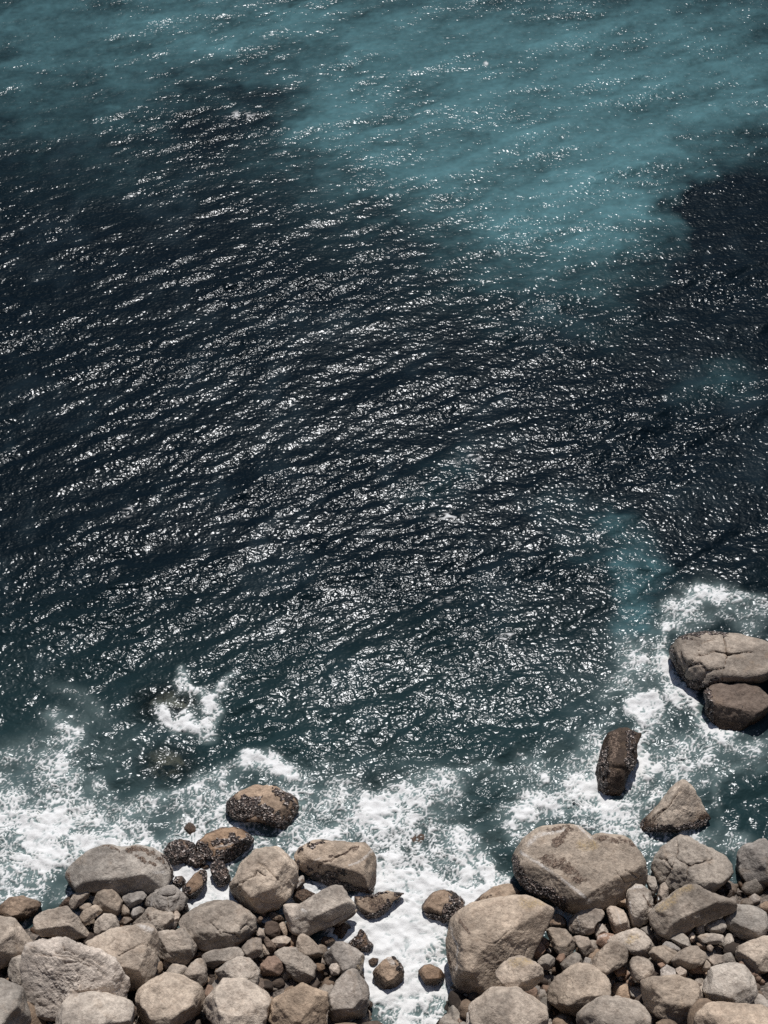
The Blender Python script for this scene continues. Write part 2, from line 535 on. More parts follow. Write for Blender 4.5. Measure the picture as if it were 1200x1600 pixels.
def build_sea(rock_feet):
    y0, y1, n_cols = 17.5, 112.0, 720
    ys = [y0]
    while ys[-1] < y1:
        y = ys[-1]
        ys.append(y + .042 + .0038 * max(0, y - 41))
    ys = np.array(ys)
    hw = .2437 * (ys * math.cos(PITCH) + CAM_H * math.sin(PITCH)) * 1.22 + 1.0
    u = np.linspace(-1, 1, n_cols)
    X = u[None, :] * hw[:, None]
    Y = np.repeat(ys[:, None], n_cols, 1)
    x, y = X.ravel(), Y.ravel()
    P = np.stack([x, y, np.zeros_like(x)], 1)
    px, py, dep = project(P)

    # ---- waves: many small trains, long ones slanting to the right, short ones facing the shore
    z = np.zeros_like(x)
    r = np.random.default_rng(11)
    near = smooth((py - 900) / 450)                       # chop grows confused towards the rocks
    for lo, hi, cnt, slope, ang, spread in ((2.2, 6.0, 18, .055, 34, 11), (.9, 2.2, 30, .085, 36, 16), (.42, 1.05, 60, .115, 28, 24)):
        for k in range(cnt):
            lam = math.exp(r.uniform(math.log(lo), math.log(hi)))
            a = math.radians(ang + r.normal() * spread)   # crest direction measured from +x
            kx, ky = -math.sin(a) * 2 * math.pi / lam, math.cos(a) * 2 * math.pi / lam
            amp = slope * math.sqrt(2.0 / cnt) * lam / (2 * math.pi)
            th = kx * x + ky * y + r.uniform(0, 6.28)
            z += amp * np.cos(th)
    gust = .70 + .55 * noise2(x * .16 + y * .05, y * .22, 21) + .35 * noise2(x * .45, y * .6, 22)
    z *= np.clip(gust, .35, 1.4)

    # ---- foam density
    wx = noise2(x * .55, y * .55, 1) * 1.0 + noise2(x * 1.6, y * 1.6, 2) * .35
    wy = noise2(x * .55, y * .55, 3) * 1.0 + noise2(x * 1.6, y * 1.6, 4) * .35
    E = blobs(px + wx * 34, py + wy * 26, FOAM)
    for fx, fy, fr in rock_feet:                          # a collar of foam round every rock that stands in the water
        dd = np.hypot(x - fx, y - fy)
        s = dd < fr + 1.6
        E[s] += .34 * np.exp(-(np.maximum(dd[s] - fr * .8, 0) / .4) ** 2) * (1 + .8 * noise2(x[s] * .9, y[s] * .9, 31))
    ppx, ppy = px + wx * 9, py + wy * 8
    for wdt, amt, line in STROKES:
        ln = np.array(line, float)
        s = (ppx > ln[:, 0].min() - 3 * wdt) & (ppx < ln[:, 0].max() + 3 * wdt) & (ppy > ln[:, 1].min() - 3 * wdt) & (ppy < ln[:, 1].max() + 3 * wdt)
        E[s] += .72 * amt * np.exp(-(seg_dist(ppx[s], ppy[s], ln) / wdt) ** 2)
    E *= 1.12 * (.86 + .5 * noise2(x * .8, y * .8, 5) + .25 * noise2(x * 2.2, y * 2.2, 6))
    E = np.clip(E, 0, 1.6)
    zone = E > .015
    lace = np.zeros_like(x)
    xs_, ys_ = x[zone], y[zone]
    qx = xs_ + .30 * noise2(xs_ * 1.3, ys_ * 1.3, 7) + .10 * noise2(xs_ * 4, ys_ * 4, 8)
    qy = ys_ + .30 * noise2(xs_ * 1.3, ys_ * 1.3, 9) + .10 * noise2(xs_ * 4, ys_ * 4, 10)
    L_ = np.zeros_like(xs_)
    for sc, wt, th, sd in ((1.0, .85, 5.0, 41), (2.0, 1.0, 4.6, 42), (3.9, 1.0, 3.5, 43), (7.4, .88, 2.7, 46)):
        L_ = np.maximum(L_, wt * np.clip(1 - np.abs(noise2(qx * sc, qy * sc, sd)) * th, 0, 1) ** 1.3)
    L_ += .22 * noise2(xs_ * 2.3, ys_ * 2.3, 44) + .16 * noise2(xs_ * 9, ys_ * 9, 45)
    lace[zone] = L_
    foam = smooth((lace - (1.0 - E * .90)) / .66) * smooth(E / .12)
    body = .5 + .55 * noise2(x * 1.6 + wx, y * 3.2 + wy, 91) + .45 * noise2(x * 5 + wx * 2, y * 7, 92) + .5 * np.clip(lace, 0, 1)
    foam = np.clip(foam * (.46 + .54 * smooth(body)), 0, 1)      # thin and thick froth

    # ---- white specks of small crests in the open water
    fleck = np.zeros_like(x)
    for fx, fy, rx, ry in ((200, 797, 9, 9), (640, 112, 7, 6), (757, 98, 5, 4), (735, 718, 24, 8), (375, 180, 20, 8), (700, 805, 30, 8), (795, 1000, 14, 7), (690, 940, 16, 7)):
        q = ((px - fx + wx * 8) / rx) ** 2 + ((py - fy + wy * 8) / ry) ** 2
        fleck += .5 * np.exp(-q)
    foam = np.clip(foam + 1.5 * fleck * np.clip(.1 + 2.6 * noise2(x * 3, y * 5, 51), 0, 1), 0, 1)

    # ---- colour of the water body: near black base, turquoise over sand, milky where air is mixed in
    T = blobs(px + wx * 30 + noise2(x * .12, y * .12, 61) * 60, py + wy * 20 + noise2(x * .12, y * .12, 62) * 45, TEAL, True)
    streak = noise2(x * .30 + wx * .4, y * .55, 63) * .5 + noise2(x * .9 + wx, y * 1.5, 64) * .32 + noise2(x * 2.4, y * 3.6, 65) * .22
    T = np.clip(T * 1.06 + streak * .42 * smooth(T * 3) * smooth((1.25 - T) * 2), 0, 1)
    milk = np.clip(E * .85, 0, 1) ** 1.15
    wisp = np.clip(noise2(x * .35 + wx * .5, y * .22 + wy * .5, 71) * 1.2 + .05 + .5 * noise2(x * 1.2, y * .7, 72), 0, 1) ** 1.5
    deep = np.array([.0020, .0052, .0082])
    teal = np.array([.048, .108, .122])
    aer = np.array([.215, .285, .285])
    vio = np.array([.022, .036, .044])
    near_g = smooth((py - 820) / 420)[:, None] * np.array([.010, .0225, .0225])
    tint = deep + near_g
    tint = tint + wisp[:, None] * vio * .22
    crest = np.clip(z / z.std(), -2, 2)  # ripple shading put into the turquoise: crests lighter, troughs darker
    chop = noise2(x * 2.6 + wx, y * 4.2, 66) + .6 * noise2(x * 5.5, y * 8.5, 67)
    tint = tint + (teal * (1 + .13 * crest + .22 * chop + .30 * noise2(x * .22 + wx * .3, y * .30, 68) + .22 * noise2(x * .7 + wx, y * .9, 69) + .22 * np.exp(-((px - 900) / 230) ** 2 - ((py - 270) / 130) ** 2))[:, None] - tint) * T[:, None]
    tint = tint + (aer - tint) * milk[:, None] * .8
    ripple = np.clip(gust, .6, 1.15) * (1 - .62 * smooth(E * 2.2))     # bubbles flatten the wind ripples
    # water one can look into: over the drowned boulders
    clear = blobs(px, py, [(262, 1103, 52, 32, .9), (262, 1192, 50, 32, .75), (628, 1322, 60, 30, .6), (298, 1290, 20, 16, .6), (575, 1222, 50, 22, .45), (585, 1160, 40, 18, .3)])
    clear = np.clip(clear, 0, .9) * (1 - milk * .5)
    z = z * (1 - .35 * np.clip(foam, 0, 1)) + foam * (.05 + .07 * noise2(x * 1.8, y * 1.8, 81) + .045 * noise2(x * 4.2, y * 4.2, 84)) + np.clip(E, 0, 1.2) * .05
    z += near * (.05 * noise2(x * 1.1, y * 1.1, 82) + .022 * noise2(x * 2.7, y * 2.7, 83))
    P[:, 2] = z
    ny, nx = len(ys), n_cols
    idx = np.arange(nx * ny).reshape(ny, nx)
    F = np.stack([idx[:-1, :-1], idx[:-1, 1:], idx[1:, 1:], idx[1:, :-1]], -1).reshape(-1, 4)
    # skip water cells lying well under the beach
    g = ground_height(P)
    dry = (g > .45)
    keepf = ~dry[F].all(1)
    F = F[keepf]
    isfoam = foam[F].mean(1) > .36

    def part(sel, name, extra=None, **props):
        f = F[sel]
        used = np.zeros(len(P), bool)
        used[f.ravel()] = True
        remap = np.cumsum(used) - 1
        V, f = P[used], remap[f]
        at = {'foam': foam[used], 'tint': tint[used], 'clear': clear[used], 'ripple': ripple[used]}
        if extra is not None:
            n0 = len(V)
            EV, EF = extra
            V = np.concatenate([V, EV])
            f = np.concatenate([f, EF + n0])
            at = {'foam': np.concatenate([at['foam'], np.zeros(len(EV))]),
                  'tint': np.concatenate([at['tint'], np.tile(deep + np.array([.006, .014, .016]), (len(EV), 1))]),
                  'clear': np.concatenate([at['clear'], np.zeros(len(EV))]), 'ripple': np.concatenate([at['ripple'], np.ones(len(EV))])}
        return add_object(name, mesh_from(name, V, f, at), MAT_WATER, **props)
    a, b = hw[0], hw[-1]
    far = 6000.0
    yb = ys[-1]
    zz = -.06
    EV = np.array([(-a, y0, zz), (-b, yb, zz), (-far, yb, zz), (-far, y0, zz), (a, y0, zz), (far, y0, zz), (far, yb, zz), (b, yb, zz),
                   (-b, yb, zz), (b, yb, zz), (far, far, zz), (-far, far, zz), (-far, yb, zz), (far, yb, zz)])
    EF = np.array([(3, 0, 1, 2), (4, 5, 6, 7), (8, 9, 10, 11), (12, 8, 11, 11), (9, 13, 10, 10)])
    EF = EF[:3]
    EV[10] = (far * 3, far * 3, zz)
    EV[11] = (-far * 3, far * 3, zz)
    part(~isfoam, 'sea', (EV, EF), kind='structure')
    part(isfoam, 'sea_foam', None, kind='stuff', label='white lacy surf foam washing around the boulders', category='foam')


# ------------------------------------------------------------------ rocks
ZONES = {'R1': (84, 1190, 346 / 1200), 'R2': (340, 1190, 346 / 1200), 'R3': (600, 1190, 346 / 1200), 'R4': (790, 1190, 326 / 1200),
         'R5': (84, 1000, 1 / 3), 'R6': (780, 900, .28), 'P': (0, 0, 1.0),
         'Z1': (84, 1366, 190 / 1200), 'Z2': (250, 1366, 190 / 1200), 'Z3': (400, 1366, 190 / 1200), 'Z4': (820, 1366, 190 / 1200),
         'Z5': (936, 1366, .15), 'Z6': (540, 1366, 190 / 1200)}
TINTS = {'tan': (.428, .380, .332), 'grey': (.396, .362, .325), 'brown': (.330, .250, .188), 'dark': (.150, .118, .098),
         'red': (.350, .245, .190), 'pale': (.510, .465, .425), 'warm': (.415, .350, .288), 'cool': (.360, .334, .310), 'wet': (.070, .054, .045)}
FEET = []


def zpts(zone, pts):
    ox, oy, s = ZONES[zone]
    return np.array([(ox + s * a, oy + s * b) for a, b in pts], float)


def poly_centroid(p):
    q = np.roll(p, -1, 0)
    c = p[:, 0] * q[:, 1] - q[:, 0] * p[:, 1]
    A = c.sum() / 2
    return ((p + q) * c[:, None]).sum(0) / (6 * A)


def polar_outline(p, c, n=720):
    th = np.arange(n) * 2 * math.pi / n
    d = np.stack([np.cos(th), np.sin(th)], 1)
    best = np.zeros(n)
    for a, b in zip(p, np.roll(p, -1, 0)):
        e = b - a
        den = d[:, 0] * e[1] - d[:, 1] * e[0]
        den = np.where(np.abs(den) < 1e-9, 1e-9, den)
        w = a - c
        t = (w[0] * e[1] - w[1] * e[0]) / den
        s = (w[0] * d[:, 1] - w[1] * d[:, 0]) / den
        ok = (s >= -1e-6) & (s <= 1 + 1e-6) & (t > 0)
        best = np.where(ok, np.maximum(best, t), best)
    k = np.exp(-.5 * (np.arange(-9, 10) / 3.2) ** 2)
    k /= k.sum()
    return np.convolve(np.concatenate([best[-9:], best, best[:9]]), k, 'valid')


def seg_dist(px, py, line):
    d = np.full(px.shape, 1e9)
    for (ax, ay), (bx, by) in zip(line[:-1], line[1:]):
        ex, ey = bx - ax, by - ay
        t = np.clip(((px - ax) * ex + (py - ay) * ey) / (ex * ex + ey * ey + 1e-9), 0, 1)
        d = np.minimum(d, np.hypot(px - ax - t * ex, py - ay - t * ey))
    return d


def direction(az, el):
    az, el = math.radians(az), math.radians(el)
    return np.array([math.cos(el) * math.sin(az), -math.cos(el) * math.cos(az), math.sin(el)])


COUNT = [0]


def rock(zone, pts, label, name='boulder', tint='tan', k=.35, lift=0.0, depth=.85, faces=None, sharp=None, rough=1.0,
         cracks=(), salt=(), lichen=(), stain=(), crust=None, water=None, group=None, category='boulder', sub=None, zc=None, extra=5, crack_w=1.1, bulge=1.55, crack_d=1.0):
    """One rock. Its outline comes from the photograph; its place from the ground or water under it; its body is a
    faceted, weathered solid with planes (azimuth from the camera, elevation, cut) listed in faces."""
    COUNT[0] += 1
    seed = COUNT[0]
    r = np.random.default_rng(1000 + seed)
    poly = zpts(zone, pts)
    if sharp is None:
        sharp = float(r.choice([18, 30, 44, 60]))
    else:
        sharp = sharp * 2.2
    extra = extra + 4
    c = poly_centroid(poly)
    R = polar_outline(poly, c)
    Rm_px = float(np.sqrt((R ** 2).mean()))
    z = 0.0
    for _ in range(6):
        C = at_height(c[0], c[1], z)
        dpt = float((C - CPOS) @ FWD)
        Rm = Rm_px * dpt / FPX
        if zc is not None:
            z = zc
        else:
            z = max(float(ground_height(C)[0]), -.1) + k * Rm + lift
    S = dpt / FPX
    if sub is None:
        sub = 6 if Rm_px > 66 else 5 if Rm_px > 23 else 4 if Rm_px > 8 else 3
    D0, F = ICO[sub]
    # directions in the (right, up, back) frame; image y runs down
    dx, dy, dz = D0[:, 0], D0[:, 1], D0[:, 2]
    th = np.mod(np.arctan2(-dy, dx), 2 * math.pi)
    Rt = np.interp(th, np.arange(721) * 2 * math.pi / 720, np.append(R, R[0])) * S
    rho = np.hypot(dx, dy)
    Dp = depth * Rm * bulge
    p = 2.6
    base = ((rho / Rt) ** p + (np.abs(dz) / np.where(dz > 0, Dp, depth * Rm)) ** p) ** (1 / p)
    tot = base ** sharp
    if faces is None:
        faces = [(r.uniform(-60, 60), r.uniform(62, 84), r.uniform(.58, .72)), (r.uniform(-45, 45), r.uniform(0, 28), r.uniform(.62, .78))]
    faces = [(az, el + .5 * (90 - el) + 2 if el > 55 else el, cut) for az, el, cut in faces]
    faces = [(az, el + 16, cut * 1.15) if el < 30 and abs(az) < 60 else (az, el, cut) for az, el, cut in faces]
    faces += [(r.uniform(-180, 180), r.uniform(-10, 80), r.uniform(.64, .90)) for _ in range(extra)]
    ang = np.arange(720) * 2 * math.pi / 720
    ox, oy = R * S * np.cos(ang), -R * S * np.sin(ang)
    for az, el, cut in faces:
        n = direction(az, el)
        nr, nu, nb = n @ RIGHT, n @ UP, n @ BACK
        h = float((ox * nr + oy * nu).max())
        off = max(cut * math.hypot(h, Dp * nb), h * .97)
        tot = tot + np.maximum((dx * nr + dy * nu + dz * nb) / off, 0) ** sharp
    rad = tot ** (-1.0 / sharp)
    V = (D0 * rad[:, None])
    V = V[:, [0]] * RIGHT + V[:, [1]] * UP + V[:, [2]] * BACK
    nrm = V / np.linalg.norm(V, axis=1)[:, None]
    W = V + C
    # weathering: broad hollows, medium lumps, ledges
    disp = .030 * Rm * noise3(W, 1.1 / max(Rm, .25), seed) + .032 * min(Rm, 1.2) * noise3(W, 3.1 / max(Rm, .3), seed + 1)
    disp -= .055 * min(Rm, 1.3) * (.35 - np.abs(noise3(W, 1.5 / max(Rm, .35), seed + 21))).clip(0, 1) * rough
    if sub >= 4:
        n2 = noise3(W, 5.5, seed + 2)
        disp += rough * (.018 * n2 + .010 * noise3(W, 13.0, seed + 3)) * min(1, Rm / .5)
    if sub >= 5:
        disp += rough * .006 * noise3(W, 27.0, seed + 4)
        rd = np.abs(noise3(W, 1.3 / max(Rm, .5), seed + 5))
        disp -= rough * .016 * min(Rm, 1.5) * np.clip(1 - rd / .045, 0, 1) * np.clip(noise3(W, 1.0 / max(Rm, .5), seed + 6) * 2, 0, 1)
    px, py, _ = project(W)
    front = np.clip((nrm @ BACK) * 4 + .6, 0, 1)
    wob = noise3(W, 3.0, seed + 8) * 1.6 + noise3(W, 8.0, seed + 9) * .7
    crack_shade = np.zeros(len(W))  # shade inside the cracks, put into the colour
    for line in cracks:
        dd = seg_dist(px + wob, py + wob, zpts(zone, line))
        crack_shade = np.maximum(crack_shade, front * .75 * np.clip(1.25 - dd / (crack_w * .8), 0, 1))
        disp -= front * crack_d * (.065 * np.clip(1 - dd / (crack_w * .9), 0, 1) + .02 * np.clip(1 - dd / (crack_w * 3.2), 0, 1))
    W = W + nrm * disp[:, None]
    paint = np.zeros((len(W), 3))
    paint[:, 0] = crack_shade
    for line, wdt in salt:
        dd = seg_dist(px + wob * 1.3, py + wob * 1.3, zpts(zone, line))
        paint[:, 2] = np.maximum(paint[:, 2], front * smooth(1.4 - dd / wdt))
    for line, wdt in lichen:
        dd = seg_dist(px + wob * 3, py + wob * 3, zpts(zone, line))
        paint[:, 1] = np.maximum(paint[:, 1], front * smooth(1.3 - dd / wdt))
    for line, wdt in stain:
        dd = seg_dist(px + wob * 3, py + wob * 3, zpts(zone, line))
        paint[:, 0] = np.maximum(paint[:, 0], front * smooth(1.3 - dd / wdt) * .62)
    if water is None:
        water = bool(float(ground_height(C)[0]) < .12)
    if water:
        paint[:, 0] = np.maximum(paint[:, 0], .72 * smooth((.58 + .22 * noise3(W, 1.4, seed + 11) - W[:, 2]) / .35))
        FEET.append((C[0], C[1], Rm * .95))
    t = np.array(TINTS[tint]) * (1.06 if tint not in ('wet', 'dark') else 1.05) * (1 + r.uniform(-.22, .14)) * (1 + np.array([.5, 0, -.5]) * r.uniform(-.05, .16))
    col = np.tile(t, (len(W), 1))
    base_pt = np.array([C[0], C[1], C[2] - .5 * Rm])
    me = mesh_from(name, W - base_pt, F, {'tint': col, 'paint': paint})
    o = add_object(name, me, MAT_ROCK, loc=base_pt, label=label, category=category)
    if group:
        o['group'] = group
    if crust:
        # a crust of mussels and barnacles standing proud of the stone
        mk = np.zeros(len(W))
        for line, wdt in crust:
            mk = np.maximum(mk, smooth(1.35 - seg_dist(px + wob * 3, py + wob * 3, zpts(zone, line)) / (wdt * 1.35)))
        mk = mk + .55 * noise3(W, 2.6, seed + 12) + .55 * noise3(W, 8.0, seed + 13) - .60
        mk *= front
        sel = (mk[F] > 0).all(1) & (W[F][:, :, 2].max(1) > -.1)
        f = F[sel]
        if len(f) > 20:
            lumps = np.clip(noise3(W, 14.0, seed + 14) + .4, 0, 2) * .018 + np.clip(noise3(W, 25.0, seed + 15), -1, 1) * .012
            Vc = W + nrm * (.012 + np.clip(mk, 0, .5)[:, None] * .05 + lumps[:, None])
            used = np.zeros(len(W), bool)
            used[f.ravel()] = True
            remap = np.cumsum(used) - 1
            co = add_object('barnacle_crust', mesh_from('barnacle_crust', Vc[used] - base_pt, remap[f]), MAT_CRUST, parent=o, kind='stuff')
            co['label'] = 'dark speckled crust of mussels and barnacles'
    return o


SURF = 'boulders standing in the surf'
BIG = 'large boulders along the shore'
MED = 'stones piled between the large boulders'
SMALL = 'small stones wedged between the boulders'
DROWN = 'boulders drowned just below the surface'
EDGE = 'boulders along the lower edge of the shore'

# ---- rocks out in the water
rock('R6', [(940, 390), (960, 350), (1040, 325), (1150, 312), (1210, 312), (1330, 320), (1480, 350), (1620, 430), (1600, 540), (1440, 600), (1300, 605), (1200, 600), (1130, 615), (1080, 632), (1040, 610), (1010, 560), (980, 510), (955, 450)],
     'knobbly tan boulder with pale rounded domes, farthest out at the right', tint='tan', group=SURF, sharp=10, depth=.7,
     faces=[(0, 78, .62), (-30, 20, .8)],
     crack_w=1.6, crack_d=1.6, cracks=[[(1250, 330), (1270, 440), (1240, 590)], [(1270, 440), (1420, 420)], [(1000, 380), (1060, 345), (1110, 380), (1110, 450), (1050, 500), (1010, 460), (1000, 380)], [(1020, 560), (1040, 510), (1120, 490), (1160, 540), (1120, 600)], [(1110, 450), (1200, 420), (1300, 440)], [(1160, 540), (1250, 520)], [(1120, 370), (1200, 350)]],
     crust=[([(940, 390), (970, 490), (1020, 590), (1080, 632), (1200, 600)], 9), ([(960, 350), (1150, 312), (1260, 320)], 5)])
rock('R6', [(1140, 640), (1180, 600), (1300, 590), (1440, 610), (1520, 690), (1480, 800), (1360, 860), (1230, 880), (1180, 845), (1150, 780), (1155, 700)],
     'dark crusted rock just below the knobbly boulder at right', tint='dark', group=SURF, depth=.6, crust=[([(1160, 650), (1170, 830)], 8)])
rock('P', [(932, 1205), (934, 1190), (942, 1160), (951, 1146), (970, 1137), (983, 1137), (993, 1144), (1008, 1146), (1001, 1153), (993, 1158), (996, 1180), (987, 1200), (977, 1216), (974, 1230), (966, 1245), (955, 1246), (940, 1241), (932, 1232)],
     'dark brown upright rock with a hooked top, alone in the surf', tint='wet', group=SURF, depth=.75, k=.6, extra=-3, bulge=1.3,
     faces=[(20, 75, .7), (60, 30, .7)], crust=[([(942, 1170), (940, 1235)], 8), ([(985, 1150), (985, 1195)], 7)], stain=[([(960, 1150), (950, 1235)], 14)])
rock('R4', [(745, 392), (800, 330), (900, 220), (960, 150), (1010, 90), (1050, 105), (1110, 200), (1150, 270), (1180, 320), (1140, 370), (1060, 375), (960, 398), (850, 395)],
     'pointed triangular grey boulder in the surf, slab face split along its left', tint='grey', group=SURF, depth=.55, k=.55, sharp=16,
     faces=[(35, 48, .55), (-70, 40, .60)], extra=2,
     cracks=[[(820, 350), (900, 280), (960, 210), (1020, 150)], [(850, 345), (940, 240), (1000, 160)]],
     crust=[([(745, 392), (850, 385), (960, 385), (1060, 370), (1170, 335)], 5), ([(745, 390), (800, 335)], 4)])
rock('R2', [(45, 265), (55, 215), (110, 160), (210, 122), (240, 135), (320, 125), (370, 170), (430, 190), (450, 230), (430, 280), (395, 340), (370, 362), (300, 345), (230, 325), (150, 318), (80, 300)],
     'brown barnacled boulder ringed by foam, farthest out on the left', tint='brown', group=SURF, depth=.65, faces=[(10, 70, .62), (-40, 25, .72), (50, 40, .8)],
     crust=[([(60, 250), (150, 230), (260, 280), (370, 330)], 13), ([(60, 220), (120, 300)], 14), ([(330, 150), (420, 250)], 9)])
rock('R1', [(775, 440), (820, 395), (900, 362), (980, 358), (1040, 380), (1085, 415), (1070, 450), (1020, 490), (970, 535), (910, 545), (850, 525), (800, 490)],
     'oval brown boulder with a dark mussel band and white streak', tint='brown', group=SURF, faces=[(-10, 72, .68), (20, 15, .8)],
     salt=[([(880, 465), (940, 450), (1000, 430), (1040, 420)], 2.0)], crust=[([(790, 470), (860, 510), (930, 525), (1000, 490), (1060, 430)], 11), ([(870, 440), (980, 410)], 5)])
rock('R1', [(595, 480), (630, 435), (690, 422), (760, 440), (785, 480), (760, 520), (700, 545), (640, 545), (610, 520)],
     'mussel-covered dark rock between the flat boulder and the oval boulder', tint='dark', group=SURF, lift=.1, crust=[([(610, 490), (690, 470), (770, 480)], 18)])
rock('R1', [(712, 545), (735, 503), (780, 482), (818, 510), (818, 548), (775, 577), (730, 577)],
     'small round mussel-covered rock touching the larger mussel-covered one', name='stone', category='stone', tint='dark', group=SURF, lift=.15, crust=[([(730, 540), (800, 520)], 12)])
rock('R1', [(690, 720), (700, 680), (760, 610), (800, 585), (830, 590), (828, 640), (790, 710), (750, 755), (710, 760)],
     'finger-shaped brown rock lying in white foam', name='stone', tint='brown', group=SURF, water=True, zc=.15, crust=[([(800, 590), (828, 640), (780, 710), (740, 755)], 6), ([(700, 730), (720, 680)], 5)])
rock('R1', [(650, 650), (665, 622), (695, 620), (715, 650), (700, 682), (665, 687)],
     'small round dark rock in foam left of the finger-shaped rock', name='stone', category='stone', tint='dark', group=SURF, water=True, zc=.12, crust=[([(660, 650), (700, 650)], 8)])
rock('R1', [(850, 570), (865, 545), (910, 538), (935, 580), (960, 640), (945, 665), (900, 672), (865, 625)],
     'dark speckled rock in foam against the round cracked boulder', name='stone', category='stone', tint='dark', group=SURF, water=True, zc=.2, crust=[([(870, 560), (930, 650)], 14)])
rock('R1', [(783, 572), (800, 561), (840, 558), (846, 572), (815, 583)],
     'tiny black rock above the finger-shaped rock', name='stone', category='stone', tint='wet', group=SURF, water=True, zc=.05)
rock('R1', [(668, 800), (690, 768), (720, 773), (732, 800), (705, 832), (678, 827)],
     'small dark crusted stone where foam ends, left of the big oval boulder', name='stone', category='stone', tint='dark', group=SMALL, lift=.25, crust=[([(680, 800), (720, 800)], 9)])
rock('R2', [(408, 510), (430, 470), (510, 430), (600, 422), (640, 430), (720, 440), (800, 445), (840, 480), (865, 540), (870, 690), (850, 710), (770, 690), (690, 680), (600, 665), (500, 620), (440, 570)],
     'wedge-shaped boulder with sloping brown top and dark steep front', tint='warm', group=SURF, depth=.7, k=.5, sharp=18, extra=2,
     faces=[(-8, 66, .56), (-16, 6, .46), (75, 25, .75)], cracks=[[(560, 560), (660, 510), (760, 450)]],
     stain=[([(540, 570), (640, 515), (760, 455)], 3.5)], salt=[([(720, 565), (790, 530), (835, 480)], 1.8), ([(500, 550), (560, 520)], 1.2)],
     crust=[([(440, 555), (530, 620), (640, 655)], 7), ([(590, 610), (680, 600)], 5), ([(430, 480), (600, 425)], 3.5), ([(640, 665), (850, 700)], 4)])
rock('R2', [(730, 730), (780, 735), (860, 720), (920, 702), (1020, 718), (960, 745), (930, 790), (880, 830), (810, 845), (780, 815), (750, 770)],
     'flat orange-brown rock with a tapering tip awash in foam', tint='warm', group=SURF, water=True, zc=.18, depth=.7, faces=[(0, 75, .6)],
     crust=[([(780, 735), (920, 705), (1010, 718)], 3), ([(930, 770), (870, 830), (800, 840)], 4)])
rock('R3', [(195, 800), (210, 770), (260, 715), (310, 697), (370, 702), (420, 740), (440, 770), (400, 810), (370, 840), (320, 858), (260, 850), (215, 830)],
     'rounded brown rock alone in white foam, its right half blackened', tint='brown', group=SURF, water=True, k=.4, faces=[(-20, 66, .7)],
     crust=[([(375, 705), (395, 760), (350, 830)], 11), ([(220, 830), (320, 850)], 4)])

# ---- drowned rocks seen through the water
rock('R5', [(430, 320), (470, 265), (540, 235), (620, 245), (680, 300), (650, 360), (550, 380), (470, 355)],
     'drowned tan boulder under the breaking swirl at left', tint='pale', group=DROWN, zc=-.72, water=False, depth=.6)
rock('R5', [(415, 540), (500, 500), (600, 540), (640, 620), (570, 680), (460, 640)],
     'drowned brown boulder below the breaking swirl', tint='pale', group=DROWN, zc=-.80, water=False, depth=.6)
rock('R2', [(870, 500), (960, 430), (1080, 385), (1140, 395), (1110, 470), (1000, 530), (900, 540)],
     'dark drowned boulder in the foam of the central channel', tint='dark', group=DROWN, zc=-.30, water=False, depth=.55)
rock('R1', [(700, 360), (730, 328), (775, 345), (775, 385), (735, 405)],
     'small dark drowned rock seaward of the mussel-covered rock', name='stone', category='stone', tint='dark', group=DROWN, zc=-.03, water=False)

# ---- large boulders on the shore
rock('R1', [(60, 620), (75, 560), (160, 495), (265, 450), (310, 455), (360, 470), (450, 455), (540, 470), (610, 520), (650, 590), (645, 640), (600, 690), (500, 740), (460, 780), (400, 790), (370, 740), (280, 700), (200, 690), (110, 712), (70, 680)],
     'broad flat-topped boulder with brown far side and dark undercut front', tint='grey', group=BIG, depth=.62, k=.55, sharp=18, extra=2,
     faces=[(-6, 70, .56), (6, 6, .50), (60, 45, .8)], salt=[([(540, 600), (610, 600)], 2.0)],
     stain=[([(90, 690), (75, 600)], 4), ([(270, 455), (350, 480)], 4), ([(390, 475), (470, 530), (560, 560)], 4), ([(430, 465), (550, 490), (630, 560)], 10)], crust=[([(560, 485), (630, 545), (645, 620)], 3)])
rock('R2', [(60, 670), (95, 610), (130, 550), (190, 480), (270, 462), (325, 465), (390, 520), (430, 570), (450, 610), (445, 650), (410, 710), (380, 740), (340, 790), (250, 810), (150, 790), (100, 760), (75, 730)],
     'round cracked grey boulder with a Y-shaped fissure on top', tint='grey', group=BIG, depth=.8, k=.6, rough=1.5, extra=3,
     faces=[(-15, 62, .76), (15, 6, .74), (60, 30, .8)],
     cracks=[[(215, 545), (260, 570), (330, 640)], [(60, 690), (120, 660), (190, 620), (215, 590)], [(120, 700), (135, 655)], [(215, 590), (260, 620)]])
rock('Z3', [(345, 170), (380, 100), (430, 20), (470, 5), (485, 80), (440, 145), (380, 185)],
     'grey stone leaning on the right side of the round cracked boulder', name='stone', tint='cool', group=MED, lift=.35)
rock('R2', [(345, 780), (370, 770), (400, 800), (540, 710), (650, 660), (680, 670), (710, 730), (755, 780), (740, 820), (640, 880), (500, 935), (440, 940), (390, 915), (360, 850)],
     'long tilted slab with a pale smooth top, right of the round cracked boulder', tint='tan', group=BIG, depth=.55, k=.7, lift=.25, sharp=18, extra=2,
     faces=[(10, 70, .50), (25, 4, .56)], cracks=[[(600, 880), (700, 830), (750, 790)]], salt=[([(465, 805), (480, 815)], 2.5), ([(420, 850), (440, 845)], 1.5)])
